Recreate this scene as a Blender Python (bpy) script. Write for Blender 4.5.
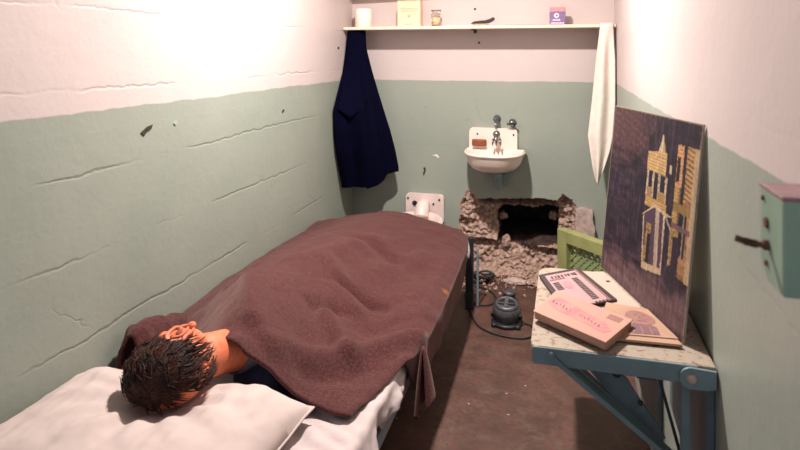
import bpy, bmesh, math, random
import numpy as np
from mathutils import Vector, Matrix, noise

random.seed(7)
C = bpy.context.scene.collection
for o in list(bpy.data.objects):
    bpy.data.objects.remove(o)
S = bpy.context.scene

# ------------------------------------------------------------------ camera
cam_d = bpy.data.cameras.new('camera')
cam = bpy.data.objects.new('camera', cam_d)
C.objects.link(cam)
cam_d.sensor_width = 36.0
cam_d.lens = 605.0 / 800.0 * 36.0
cam_d.shift_y = -172.0 / 800.0                              # the photograph's verticals are upright: level camera, shifted frame
cam_d.clip_start = 0.02
_d = Vector((164.0, 0.0, -605.0)).normalized()             # depth axis of the cell seen from the camera
_u = Vector((0, 1, 0))
_r = _d.cross(_u)
cam.matrix_world = Matrix.Translation((1.255, -3.5136, 1.26)) @ Matrix((_r, _d, _u)).to_4x4()
cam_d.dof.use_dof = True
cam_d.dof.focus_distance = 2.1
cam_d.dof.aperture_fstop = 7.0
S.camera = cam

# ------------------------------------------------------------------ light and exposure
W = bpy.data.worlds.new('world'); S.world = W
W.use_nodes = True
bg = W.node_tree.nodes['Background']
bg.inputs[0].default_value = (0.74, 0.84, 1.0, 1)
bg.inputs[1].default_value = 0.62
ld = bpy.data.lights.new('cell_lamp', 'AREA')
ld.shape = 'DISK'
ld.size = 0.10
ld.energy = 66.0
ld.color = (1.0, 0.92, 0.86)
lamp = bpy.data.objects.new('cell_lamp', ld); C.objects.link(lamp)
lamp.location = (0.76, -1.43, 2.25)
S.view_settings.view_transform = 'Standard'
S.view_settings.look = 'None'
S.view_settings.gamma = 1.0
S.view_settings.use_curve_mapping = False
S.view_settings.exposure = 0.20

# ------------------------------------------------------------------ materials
def mat(name, col, rough=0.6, var=0.0, vscale=20.0, col2=None, bump=0.0, bscale=80.0, metal=0.0, spec=0.5, sheen=0.0, thr=(0.35, 0.65), bdist=0.004, detail=5.0):
    m = bpy.data.materials.new(name); m.use_nodes = True
    nt = m.node_tree; b = nt.nodes['Principled BSDF']
    b.inputs['Base Color'].default_value = (*col, 1)
    b.inputs['Roughness'].default_value = rough
    b.inputs['Metallic'].default_value = metal
    b.inputs['Specular IOR Level'].default_value = spec
    if sheen: b.inputs['Sheen Weight'].default_value = sheen
    tc = nt.nodes.new('ShaderNodeTexCoord')
    if var or col2:
        n = nt.nodes.new('ShaderNodeTexNoise'); n.inputs['Scale'].default_value = vscale; n.inputs['Detail'].default_value = detail
        n.inputs['Roughness'].default_value = 0.65
        nt.links.new(tc.outputs['Object'], n.inputs['Vector'])
        r = nt.nodes.new('ShaderNodeValToRGB')
        r.color_ramp.elements[0].position = thr[0]; r.color_ramp.elements[1].position = thr[1]
        c2 = col2 if col2 else tuple(min(1, c * (1 + var)) for c in col)
        c1 = col if col2 else tuple(c * (1 - var) for c in col)
        r.color_ramp.elements[0].color = (*c1, 1); r.color_ramp.elements[1].color = (*c2, 1)
        nt.links.new(n.outputs['Fac'], r.inputs['Fac'])
        nt.links.new(r.outputs['Color'], b.inputs['Base Color'])
    if bump:
        n2 = nt.nodes.new('ShaderNodeTexNoise'); n2.inputs['Scale'].default_value = bscale; n2.inputs['Detail'].default_value = 6
        nt.links.new(tc.outputs['Object'], n2.inputs['Vector'])
        bp = nt.nodes.new('ShaderNodeBump'); bp.inputs['Strength'].default_value = bump; bp.inputs['Distance'].default_value = bdist
        nt.links.new(n2.outputs['Fac'], bp.inputs['Height'])
        nt.links.new(bp.outputs['Normal'], b.inputs['Normal'])
    return m

class NT:
    """small helper to write node maths"""
    def __init__(s, m): s.nt = m.node_tree; s.l = s.nt.links
    def n(s, t, **kw):
        q = s.nt.nodes.new(t)
        for k, v in kw.items(): setattr(q, k, v)
        return q
    def m(s, op, a, b=0.0, c=0.0, clamp=False):
        q = s.n('ShaderNodeMath', operation=op); q.use_clamp = clamp
        for i, v in enumerate((a, b, c)):
            if hasattr(v, 'links') or hasattr(v, 'is_linked'): s.l.new(v, q.inputs[i])
            else: q.inputs[i].default_value = v
        return q.outputs[0]
    def noise(s, vec, scale, detail=4, rough=0.55):
        q = s.n('ShaderNodeTexNoise'); q.inputs['Scale'].default_value = scale; q.inputs['Detail'].default_value = detail
        q.inputs['Roughness'].default_value = rough
        s.l.new(vec, q.inputs['Vector']); return q.outputs['Fac']
    def mix(s, f, a, b):
        q = s.n('ShaderNodeMix', data_type='RGBA')
        if hasattr(f, 'is_linked'): s.l.new(f, q.inputs[0])
        else: q.inputs[0].default_value = f
        for k, v in ((6, a), (7, b)):
            if hasattr(v, 'is_linked'): s.l.new(v, q.inputs[k])
            else: q.inputs[k].default_value = (*v, 1)
        return q.outputs[2]

def wall_material(name, seams=True, axis=1):
    m = bpy.data.materials.new(name); m.use_nodes = True
    t = NT(m); b = m.node_tree.nodes['Principled BSDF']
    pos = t.n('ShaderNodeNewGeometry').outputs['Position']
    sp = t.n('ShaderNodeSeparateXYZ'); t.l.new(pos, sp.inputs[0])
    z = sp.outputs[2]
    n1 = t.noise(pos, 2.2, 4); n2 = t.noise(pos, 14, 5); n3 = t.noise(pos, 60, 5)
    edge = t.m('ADD', z, t.m('MULTIPLY', t.m('SUBTRACT', n2, 0.5), 0.012))
    edge = t.m('ADD', edge, t.m('MULTIPLY', t.m('SUBTRACT', n1, 0.5), 0.02))
    up = t.m('MULTIPLY', t.m('SUBTRACT', edge, 1.097), 250.0, clamp=True)
    green = t.mix(t.m('MULTIPLY', t.m('SUBTRACT', n1, 0.3), 2.2, clamp=True), (0.275, 0.308, 0.262), (0.325, 0.348, 0.300))
    green = t.mix(t.m('MULTIPLY', t.m('SUBTRACT', n3, 0.58), 1.6, clamp=True), green, (0.36, 0.38, 0.34))
    white = t.mix(t.m('MULTIPLY', t.m('SUBTRACT', n1, 0.35), 2.5, clamp=True), (0.56, 0.475, 0.46), (0.60, 0.51, 0.49))
    col = t.mix(up, green, white)
    # formwork seams, board after board, broken up along their length
    wob = t.m('ADD', z, t.m('MULTIPLY', t.m('SUBTRACT', n2, 0.5), 0.03))
    wob = t.m('ADD', wob, t.m('MULTIPLY', t.m('SUBTRACT', n1, 0.5), 0.035))
    fr = t.m('FRACT', t.m('DIVIDE', t.m('ADD', wob, 0.079), 0.225))
    d = t.m('ABSOLUTE', t.m('SUBTRACT', fr, 0.5))
    line = t.m('SUBTRACT', 1.0, t.m('MULTIPLY', d, 36.0), clamp=True)
    brk = t.m('MULTIPLY', t.m('SUBTRACT', t.noise(pos, 1.7, 3), 0.46), 9.0, clamp=True)
    line = t.m('MULTIPLY', line, brk)
    step = t.m('MULTIPLY', fr, 0.25)
    # wandering cracks
    vor = t.n('ShaderNodeTexVoronoi', feature='DISTANCE_TO_EDGE'); vor.inputs['Scale'].default_value = 2.3
    wv = t.n('ShaderNodeVectorMath', operation='ADD'); t.l.new(pos, wv.inputs[0])
    nz = t.n('ShaderNodeTexNoise'); nz.inputs['Scale'].default_value = 5.0; nz.inputs['Detail'].default_value = 5; t.l.new(pos, nz.inputs['Vector'])
    sc = t.n('ShaderNodeVectorMath', operation='SCALE'); t.l.new(nz.outputs['Color'], sc.inputs[0]); sc.inputs['Scale'].default_value = 0.35
    t.l.new(sc.outputs[0], wv.inputs[1]); t.l.new(wv.outputs[0], vor.inputs['Vector'])
    crack = t.m('SUBTRACT', 1.0, t.m('MULTIPLY', vor.outputs['Distance'], 60.0), clamp=True)
    cb = t.m('MULTIPLY', t.m('SUBTRACT', t.noise(pos, 2.9, 3), 0.57), 9.0, clamp=True)
    crack = t.m('MULTIPLY', crack, cb)
    dirt = t.m('MULTIPLY', t.m('MAXIMUM', t.m('MULTIPLY', line, 0.36 if seams else 0.06), t.m('MULTIPLY', crack, 0.20)), t.m('MULTIPLY', n3, 1.5))
    col = t.mix(t.m('MULTIPLY', dirt, t.m('SUBTRACT', 1.0, t.m('MULTIPLY', up, 0.75))), col, (0.10, 0.11, 0.09))
    t.l.new(col, b.inputs['Base Color'])
    b.inputs['Roughness'].default_value = 0.42
    b.inputs['Specular IOR Level'].default_value = 0.35
    h = t.m('ADD', t.m('MULTIPLY', n2, 0.9), t.m('MULTIPLY', n3, 0.35))
    h = t.m('ADD', h, t.m('MULTIPLY', n1, 1.0))
    h = t.m('SUBTRACT', h, t.m('MULTIPLY', line, 0.9 if seams else 0.2))
    h = t.m('SUBTRACT', h, t.m('MULTIPLY', crack, 0.6))
    if seams: h = t.m('ADD', h, step)
    bp = t.n('ShaderNodeBump'); bp.inputs['Strength'].default_value = 0.4 if seams else 0.3; bp.inputs['Distance'].default_value = 0.005
    t.l.new(h, bp.inputs['Height']); t.l.new(bp.outputs['Normal'], b.inputs['Normal'])
    return m

M = {}
M['wall'] = wall_material('painted_concrete_boards', True)
M['wallb'] = wall_material('painted_concrete', False)
M['ceil'] = mat('ceiling_paint', (0.32, 0.28, 0.27), 0.6, 0.05, 4, bump=0.3, bscale=20)

def floor_mat():
    m = bpy.data.materials.new('worn_concrete_floor'); m.use_nodes = True
    t = NT(m); b = m.node_tree.nodes['Principled BSDF']
    pos = t.n('ShaderNodeNewGeometry').outputs['Position']
    n1 = t.noise(pos, 6.5, 6, 0.7); n2 = t.noise(pos, 24, 6, 0.7); n3 = t.noise(pos, 90, 4)
    c = t.mix(t.m('MULTIPLY', t.m('SUBTRACT', n1, 0.35), 3.0, clamp=True), (0.058, 0.024, 0.018), (0.140, 0.062, 0.050))
    c = t.mix(t.m('MULTIPLY', t.m('SUBTRACT', n2, 0.47), 5.0, clamp=True), c, (0.070, 0.044, 0.030))
    c = t.mix(t.m('MULTIPLY', t.m('SUBTRACT', n3, 0.62), 4.0, clamp=True), c, (0.16, 0.085, 0.07))
    n4 = t.noise(pos, 11, 7, 0.75); n5 = t.noise(pos, 48, 5, 0.7)
    c = t.mix(t.m('MULTIPLY', t.m('SUBTRACT', n4, 0.50), 6.0, clamp=True), c, (0.125, 0.074, 0.054))
    c = t.mix(t.m('MULTIPLY', t.m('SUBTRACT', n5, 0.54), 7.0, clamp=True), c, (0.060, 0.028, 0.022))
    sv = t.n('ShaderNodeTexVoronoi'); sv.inputs['Scale'].default_value = 11.0; t.l.new(pos, sv.inputs['Vector'])
    c = t.mix(t.m('MULTIPLY', t.m('SUBTRACT', 0.055, sv.outputs['Distance']), 60.0, clamp=True), c, (0.34, 0.25, 0.22))
    vor = t.n('ShaderNodeTexVoronoi', feature='DISTANCE_TO_EDGE'); vor.inputs['Scale'].default_value = 5.5
    wv = t.n('ShaderNodeVectorMath', operation='ADD'); t.l.new(pos, wv.inputs[0])
    nz = t.n('ShaderNodeTexNoise'); nz.inputs['Scale'].default_value = 6.0; t.l.new(pos, nz.inputs['Vector'])
    sc = t.n('ShaderNodeVectorMath', operation='SCALE'); t.l.new(nz.outputs['Color'], sc.inputs[0]); sc.inputs['Scale'].default_value = 0.2
    t.l.new(sc.outputs[0], wv.inputs[1]); t.l.new(wv.outputs[0], vor.inputs['Vector'])
    crack = t.m('SUBTRACT', 1.0, t.m('MULTIPLY', vor.outputs['Distance'], 45.0), clamp=True)
    c = t.mix(t.m('MULTIPLY', crack, 0.30), c, (0.07, 0.045, 0.03))
    t.l.new(c, b.inputs['Base Color'])
    b.inputs['Roughness'].default_value = 0.5
    h = t.m('ADD', t.m('MULTIPLY', n2, 0.7), t.m('MULTIPLY', n3, 0.3))
    bp = t.n('ShaderNodeBump'); bp.inputs['Strength'].default_value = 0.35; bp.inputs['Distance'].default_value = 0.004
    t.l.new(h, bp.inputs['Height']); t.l.new(bp.outputs['Normal'], b.inputs['Normal'])
    return m
M['floor'] = floor_mat()
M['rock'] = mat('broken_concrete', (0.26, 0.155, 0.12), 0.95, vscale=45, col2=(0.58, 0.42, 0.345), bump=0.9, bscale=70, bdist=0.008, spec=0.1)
M['rockshade'] = mat('shaded_concrete', (0.07, 0.045, 0.04), 0.95, 0.4, 20, bump=0.8, bscale=40, bdist=0.01, spec=0.1)  # darker copy of the rock: shade inside the hole put into the colour
M['chunkpaint'] = mat('pale_plaster', (0.50, 0.37, 0.33), 0.9, 0.25, 25, bump=0.5, bscale=50)
M['greenpaint'] = mat('chip_green', (0.30, 0.40, 0.33), 0.6, 0.1)
M['bare'] = mat('bare_plaster', (0.80, 0.74, 0.66), 0.9, 0.1)
M['darkhole'] = mat('dark_chip', (0.035, 0.03, 0.02), 0.9, 0.3, 60)
M['shelfwood'] = mat('cream_shelf_paint', (0.80, 0.66, 0.52), 0.5, 0.06, 12)
M['coat'] = mat('navy_wool', (0.0022, 0.0022, 0.0105), 1.0, 0.25, 120, bump=0.4, bscale=300, spec=0.03)
M['coatdark'] = mat('dark_lining', (0.006, 0.004, 0.014), 1.0, 0.2, 60, spec=0.03)
M['towel'] = mat('white_cotton', (0.80, 0.70, 0.62), 0.95, 0.05, 30, bump=0.35, bscale=260)
M['enamel'] = mat('white_enamel', (0.82, 0.68, 0.60), 0.16, 0.05, 6)
M['oldenamel'] = mat('stained_enamel', (0.74, 0.60, 0.56), 0.3, 0.08, 8)
M['chrome'] = mat('tarnished_metal', (0.22, 0.23, 0.25), 0.3, 0.3, 30, metal=0.9)
M['darkmetal'] = mat('dark_metal', (0.035, 0.033, 0.035), 0.45, 0.3, 30, metal=0.5)
M['motor'] = mat('motor_grey', (0.105, 0.098, 0.108), 0.42, 0.35, 40, metal=0.35)
M['black'] = mat('black_hole', (0.008, 0.008, 0.008), 0.9)
M['soap'] = mat('orange_soap', (0.22, 0.055, 0.018), 0.5, 0.2, 60)
M['pipe'] = mat('painted_pipe', (0.20, 0.28, 0.30), 0.5, 0.1, 20)
M['vent'] = mat('green_vent_paint', (0.29, 0.295, 0.115), 0.55, 0.10, 15, bump=0.2, bscale=60)
M['ventlat'] = mat('green_lattice', (0.24, 0.31, 0.11), 0.55, 0.12, 30)
M['cable'] = mat('black_cable', (0.02, 0.018, 0.017), 0.6)
M['bedmetal'] = mat('bed_metal', (0.028, 0.032, 0.04), 0.45, 0.2, 20, metal=0.3)
M['bedblue'] = mat('bed_blue', (0.20, 0.27, 0.32), 0.45, 0.1, 20)
M['ticking'] = mat('mattress_cotton', (0.60, 0.52, 0.50), 0.9, 0.05)
M['sheet'] = mat('white_sheet', (0.50, 0.415, 0.405), 0.9, 0.04, 12, bump=0.3, bscale=30, bdist=0.006)
M['pillow'] = mat('pillow_cotton', (0.51, 0.415, 0.385), 0.9, 0.03, 10, bump=0.25, bscale=16, bdist=0.008)
M['skin'] = mat('painted_skin', (0.66, 0.135, 0.052), 0.6, vscale=14, col2=(0.74, 0.26, 0.155), bump=0.25, bscale=90, spec=0.3)
M['hair'] = mat('dark_hair', (0.012, 0.006, 0.005), 0.6, vscale=30, col2=(0.05, 0.014, 0.007), spec=0.2)
M['shirt'] = mat('navy_shirt', (0.022, 0.022, 0.055), 0.9, 0.2, 60)
M['collar'] = mat('grey_blue_collar', (0.13, 0.125, 0.17), 0.9, 0.2, 60)
M['ttop'] = mat('cream_table_paint', (0.35, 0.285, 0.22), 0.6, vscale=70, col2=(0.20, 0.085, 0.045), thr=(0.54, 0.64), bump=0.2, bscale=60)
M['tframe'] = mat('blue_grey_paint', (0.155, 0.215, 0.235), 0.45, 0.12, 14, bump=0.15, bscale=50)
M['tframe2'] = mat('dark_blue_grey_paint', (0.10, 0.13, 0.15), 0.5, 0.2, 14)
M['rust'] = mat('rusted_steel', (0.13, 0.055, 0.03), 0.8, 0.4, 60, metal=0.2, bump=0.4)
M['page'] = mat('aged_page', (0.42, 0.25, 0.17), 0.8, 0.08, 12)
M['page2'] = mat('pale_sheet', (0.50, 0.34, 0.28), 0.8, 0.07, 6)
M['cover'] = mat('faded_cover', (0.46, 0.27, 0.20), 0.75, vscale=7, col2=(0.50, 0.25, 0.21), bump=0.1)
M['pinkband'] = mat('pink_print', (0.58, 0.16, 0.18), 0.75, vscale=26, col2=(0.49, 0.24, 0.20))
M['pinklet'] = mat('pale_pink_lettering', (0.66, 0.27, 0.27), 0.7, 0.1, 50)
M['magblack'] = mat('magazine_border', (0.035, 0.018, 0.022), 0.5, 0.2, 30)
M['magpage'] = mat('magazine_pink_grey', (0.40, 0.25, 0.26), 0.6, vscale=12, col2=(0.45, 0.26, 0.24))
M['magred'] = mat('magazine_dark_red', (0.20, 0.045, 0.04), 0.6, 0.2, 60)
M['magtext'] = mat('magazine_text_block', (0.13, 0.065, 0.07), 0.6, vscale=160, col2=(0.36, 0.2, 0.2), detail=2)
M['magpink'] = mat('magazine_pink_spot', (0.62, 0.19, 0.20), 0.6, 0.2, 40)
M['mauve'] = mat('mauve_ink', (0.15, 0.075, 0.09), 0.7, vscale=60, col2=(0.22, 0.11, 0.115))
M['mauvelight'] = mat('light_mauve_ink', (0.33, 0.155, 0.12), 0.7, vscale=50, col2=(0.26, 0.115, 0.10))
M['boxgreen'] = mat('lock_box_green', (0.25, 0.36, 0.27), 0.45, 0.1, 14)
M['cream'] = mat('cream_card', (0.80, 0.58, 0.40), 0.7, 0.05, 20)
M['creamline'] = mat('tan_card_print', (0.58, 0.37, 0.24), 0.7, 0.1, 40)
M['paper'] = mat('paper_roll', (0.84, 0.74, 0.65), 0.9, 0.03, 20, bump=0.1)
M['purple'] = mat('purple_card', (0.17, 0.10, 0.24), 0.6, vscale=60, col2=(0.23, 0.15, 0.30))
M['pinktop'] = mat('pink_card', (0.52, 0.25, 0.26), 0.6, 0.15, 60)
M['whiteprint'] = mat('white_print', (0.75, 0.66, 0.70), 0.6, 0.05)
M['wood'] = mat('pale_wood', (0.42, 0.26, 0.17), 0.6, 0.15, 60)
M['brown'] = mat('dark_brown', (0.012, 0.006, 0.006), 0.45, 0.3, 40)
M['amber'] = mat('tan_powder', (0.66, 0.50, 0.32), 0.6, 0.1, 50)
gm = bpy.data.materials.new('clear_glass'); gm.use_nodes = True
gb = gm.node_tree.nodes['Principled BSDF']; gb.inputs['Transmission Weight'].default_value = 1.0; gb.inputs['Roughness'].default_value = 0.05
gb.inputs['Alpha'].default_value = 0.35; gb.inputs['Base Color'].default_value = (0.95, 0.9, 0.85, 1); gb.inputs['IOR'].default_value = 1.2
M['glass'] = gm

def blanket_mat():
    m = bpy.data.materials.new('brown_wool_blanket'); m.use_nodes = True
    t = NT(m); b = m.node_tree.nodes['Principled BSDF']
    pos = t.n('ShaderNodeNewGeometry').outputs['Position']
    n1 = t.noise(pos, 9, 5, 0.7); n2 = t.noise(pos, 130, 4, 0.75); n3 = t.noise(pos, 420, 2)
    c = t.mix(t.m('MULTIPLY', t.m('SUBTRACT', n1, 0.3), 2.2, clamp=True), (0.105, 0.034, 0.034), (0.125, 0.044, 0.043))
    c = t.mix(t.m('MULTIPLY', t.m('SUBTRACT', n2, 0.42), 3.2, clamp=True), (0.048, 0.014, 0.014), c)
    c = t.mix(t.m('MULTIPLY', t.m('SUBTRACT', n3, 0.60), 5.0, clamp=True), c, (0.20, 0.085, 0.08))
    # one small yellow-brown stain
    vd = t.n('ShaderNodeVectorMath', operation='DISTANCE'); t.l.new(pos, vd.inputs[0]); vd.inputs[1].default_value = (0.828, -1.262, 0.365)
    st = t.m('SUBTRACT', 1.0, t.m('MULTIPLY', t.m('SUBTRACT', vd.outputs['Value'], 0.008), 60.0), clamp=True)
    c = t.mix(t.m('MULTIPLY', st, 0.6), c, (0.32, 0.13, 0.02))
    t.l.new(c, b.inputs['Base Color'])
    b.inputs['Roughness'].default_value = 0.95
    b.inputs['Specular IOR Level'].default_value = 0.15
    b.inputs['Sheen Weight'].default_value = 0.25
    b.inputs['Sheen Tint'].default_value = (0.8, 0.55, 0.5, 1)
    bp = t.n('ShaderNodeBump'); bp.inputs['Strength'].default_value = 0.6; bp.inputs['Distance'].default_value = 0.003
    t.l.new(t.m('ADD', n2, t.m('MULTIPLY', n3, 0.5)), bp.inputs['Height']); t.l.new(bp.outputs['Normal'], b.inputs['Normal'])
    return m
M['blanket'] = blanket_mat()

# ------------------------------------------------------------------ mesh helpers
FX = (1, 1, 1, 0, 0, 0)                                     # size and position of the group being built, in the room
def in_room(p): return Vector((p[0] * FX[0] + FX[3], p[1] * FX[1] + FX[4], p[2] * FX[2] + FX[5]))
def obj(name, bm, m, parent=None, smooth=False, loc=None):
    me = bpy.data.meshes.new(name)
    bmesh.ops.recalc_face_normals(bm, faces=bm.faces[:])
    for v in bm.verts: v.co = in_room(v.co)
    bm.to_mesh(me); bm.free()
    for q in (m if isinstance(m, (list, tuple)) else [m]): me.materials.append(q)
    if smooth:
        for p in me.polygons: p.use_smooth = True
    o = bpy.data.objects.new(name, me); C.objects.link(o)
    if parent is not None:
        o.parent = parent
        o.matrix_parent_inverse = Matrix.Translation(-Vector(parent['_base'])) if '_base' in parent else Matrix()
    return o
def thing(name, label, cat, loc=(0, 0, 0), group=None):
    o = bpy.data.objects.new(name, None); C.objects.link(o)
    loc = tuple(in_room(loc)); o.location = loc; o['_base'] = loc
    o.empty_display_size = 0.05
    return tag(o, label, cat, group)
def tag(o, label, cat, group=None):
    o['label'] = label; o['category'] = cat
    if group: o['group'] = group
    return o
def struct(o): o['kind'] = 'structure'; return o

def box(bm, x0, x1, y0, y1, z0, z1, mi=0, bev=0.0, rot=None):
    r = bmesh.ops.create_cube(bm, size=1.0)
    vs = r['verts']
    c = Vector(((x0 + x1) / 2, (y0 + y1) / 2, (z0 + z1) / 2))
    for v in vs: v.co = Vector((v.co.x * (x1 - x0), v.co.y * (y1 - y0), v.co.z * (z1 - z0)))
    if rot is not None:
        for v in vs: v.co = rot @ v.co
    for v in vs: v.co += c
    fs = set(f for v in vs for f in v.link_faces)
    for f in fs: f.material_index = mi
    if bev:
        es = list(set(e for v in vs for e in v.link_edges))
        bmesh.ops.bevel(bm, geom=es, offset=bev, segments=2, affect='EDGES', profile=0.5)
def bar(bm, a, b, w, t, up=(0, 0, 1), mi=0, bev=0.0):
    a = Vector(a); b = Vector(b); d = b - a; L = d.length; d.normalize()
    s = d.cross(Vector(up)).normalized(); n = s.cross(d)
    R = Matrix((d, s, n)).transposed()
    c = (a + b) / 2
    box(bm, c.x - L / 2, c.x + L / 2, c.y - t / 2, c.y + t / 2, c.z - w / 2, c.z + w / 2, mi, bev, R)
def tube(bm, pts, r, n=8, cap=True, mi=0):
    pts = [Vector(p) for p in pts]; rings = []
    up = Vector((0.13, 0.21, 1)).normalized()
    for i, p in enumerate(pts):
        d = (pts[min(i + 1, len(pts) - 1)] - pts[max(i - 1, 0)]).normalized()
        s = d.cross(up)
        if s.length < 1e-3: s = d.cross(Vector((1, 0, 0)))
        s.normalize(); q = s.cross(d)
        rr = r[i] if isinstance(r, (list, tuple)) else r
        rings.append([bm.verts.new(p + rr * (math.cos(2 * math.pi * k / n) * s + math.sin(2 * math.pi * k / n) * q)) for k in range(n)])
    for A, B in zip(rings, rings[1:]):
        for k in range(n):
            f = bm.faces.new((A[k], A[(k + 1) % n], B[(k + 1) % n], B[k])); f.material_index = mi
    if cap:
        for R_ in (rings[0], rings[-1]):
            try: bm.faces.new(R_).material_index = mi
            except ValueError: pass
def catmull(pts, k=6):
    P = [Vector(p) for p in pts]; P = [2 * P[0] - P[1]] + P + [2 * P[-1] - P[-2]]; out = []
    for i in range(1, len(P) - 2):
        for j in range(k):
            t = j / k; a, b, c, d = P[i - 1:i + 3]
            out.append(0.5 * ((2 * b) + (c - a) * t + (2 * a - 5 * b + 4 * c - d) * t * t + (3 * b - a - 3 * c + d) * t ** 3))
    out.append(P[-2]); return out
def lathe(bm, prof, n=24, mi=0, M4=None, sx=1, sy=1):
    rings = []
    for r, z in prof:
        ring = []
        for k in range(n):
            a = 2 * math.pi * k / n
            v = Vector((r * math.cos(a) * sx, r * math.sin(a) * sy, z))
            ring.append(bm.verts.new(M4 @ v if M4 else v))
        rings.append(ring)
    for A, B in zip(rings, rings[1:]):
        for k in range(n):
            bm.faces.new((A[k], A[(k + 1) % n], B[(k + 1) % n], B[k])).material_index = mi
    for R_, r in ((rings[0], prof[0][0]), (rings[-1], prof[-1][0])):
        if r > 1e-6: bm.faces.new(R_).material_index = mi
def at(loc, axis='z'):
    m = Matrix.Translation(loc)
    if axis == 'y': m = m @ Matrix.Rotation(math.pi / 2, 4, 'X')       # local z -> -y (out of the back wall)
    if axis == 'x': m = m @ Matrix.Rotation(-math.pi / 2, 4, 'Y')      # local z -> -x (out of the right wall)
    return m
def prism(bm, pts, z0, z1, mi=0, bev=0.0):
    """pts: list of (x,y); extruded in z"""
    a = [bm.verts.new((x, y, z0)) for x, y in pts]; b = [bm.verts.new((x, y, z1)) for x, y in pts]
    fs = [bm.faces.new(a), bm.faces.new(b)]
    for i in range(len(pts)):
        fs.append(bm.faces.new((a[i], a[(i + 1) % len(pts)], b[(i + 1) % len(pts)], b[i])))
    for f in fs: f.material_index = mi
    if bev:
        bmesh.ops.bevel(bm, geom=list({e for f in fs[:2] for e in f.edges}), offset=bev, segments=2, affect='EDGES', profile=0.5)
def rrect(x0, x1, y0, y1, r, n=5):
    out = []
    for cx, cy, a0 in ((x1 - r, y1 - r, 0), (x0 + r, y1 - r, 90), (x0 + r, y0 + r, 180), (x1 - r, y0 + r, 270)):
        for k in range(n + 1):
            a = math.radians(a0 + 90 * k / n); out.append((cx + r * math.cos(a), cy + r * math.sin(a)))
    return out
def grid(bm, f, nu, nv, mi=0):
    V = [[bm.verts.new(f(i / nu, j / nv)) for j in range(nv + 1)] for i in range(nu + 1)]
    for i in range(nu):
        for j in range(nv):
            bm.faces.new((V[i][j], V[i + 1][j], V[i + 1][j + 1], V[i][j + 1])).material_index = mi
    return V
def modify(o, kind, **kw):
    md = o.modifiers.new(kind.lower(), kind)
    for k, v in kw.items(): setattr(md, k, v)
    return md
def bake(o):
    dg = bpy.context.evaluated_depsgraph_get()
    me = bpy.data.meshes.new_from_object(o.evaluated_get(dg))
    o.modifiers.clear(); o.data = me
def sstep(a, b, x):
    t = max(0.0, min(1.0, (x - a) / (b - a))); return t * t * (3 - 2 * t)
def interp(x, xs, ys): return float(np.interp(x, xs, ys))
def fbm(x, y, z=0.0, o=4):
    return noise.fractal(Vector((x, y, z)), 1.0, 2.0, o, noise_basis='PERLIN_ORIGINAL')

# ------------------------------------------------------------------ the room
XR, H, YF = 1.52, 2.36, -4.2
bm = bmesh.new(); box(bm, -0.15, XR + 0.15, YF, 0.8, -0.1, 0.0); struct(obj('floor', bm, M['floor']))
bm = bmesh.new(); box(bm, -0.15, XR + 0.15, YF, 0.8, H, H + 0.1); struct(obj('ceiling', bm, M['ceil']))
bm = bmesh.new(); box(bm, -0.15, 0.0, YF, 0.8, 0.0, H); wl = struct(obj('wall_left', bm, M['wall']))
bm = bmesh.new(); box(bm, XR, XR + 0.15, YF, 0.8, 0.0, H); wr = struct(obj('wall_right', bm, M['wallb']))

# back wall: flat sheets round a finely meshed panel that is broken through
HOLE = [(.66, .0), (.655, .20), (.673, .37), (.70, .459), (.737, .463), (.767, .411), (.90, .421), (1.068, .430), (1.222, .428), (1.25, .468), (1.304, .439),
        (1.32, .396), (1.325, .33), (1.31, .24), (1.325, .15), (1.31, .0)]
INNER = [(.885, .24), (.872, .32), (.894, .367), (.98, .378), (1.06, .375), (1.14, .382), (1.225, .385), (1.232, .31), (1.222, .24), (1.228, .168), (1.14, .166),
         (1.05, .158), (.95, .148), (.90, .142), (.88, .19)]
def inside(p, poly):
    c = False; x, y = p; n = len(poly); j = n - 1
    for i in range(n):
        xi, yi = poly[i]; xj, yj = poly[j]
        if (yi > y) != (yj > y) and x < (xj - xi) * (y - yi) / (yj - yi) + xi: c = not c
        j = i
    return c
def pdist(p, poly):
    P = np.array(poly); Q = np.roll(P, -1, 0); p = np.array(p)
    d = Q - P; t = np.clip(((p - P) * d).sum(1) / (d * d).sum(1), 0, 1)
    return float(np.sqrt((((P + t[:, None] * d) - p) ** 2).sum(1).min()))
def wob(x, z, k=0.010): return (x + k * fbm(x * 22, z * 22, 1.7), z + k * fbm(x * 22, z * 22, 9.1))
bm = bmesh.new()
bx0, bx1, bz1 = 0.60, 1.40, 0.54
def quad(x0, x1, z0, z1): bm.faces.new([bm.verts.new((a, 0, b)) for a, b in ((x0, z0), (x1, z0), (x1, z1), (x0, z1))])
quad(0, bx0, 0, bz1); quad(bx1, XR, 0, bz1); quad(0, XR, bz1, H)
NX, NZ = 150, 112
info = {}
V = []
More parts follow.
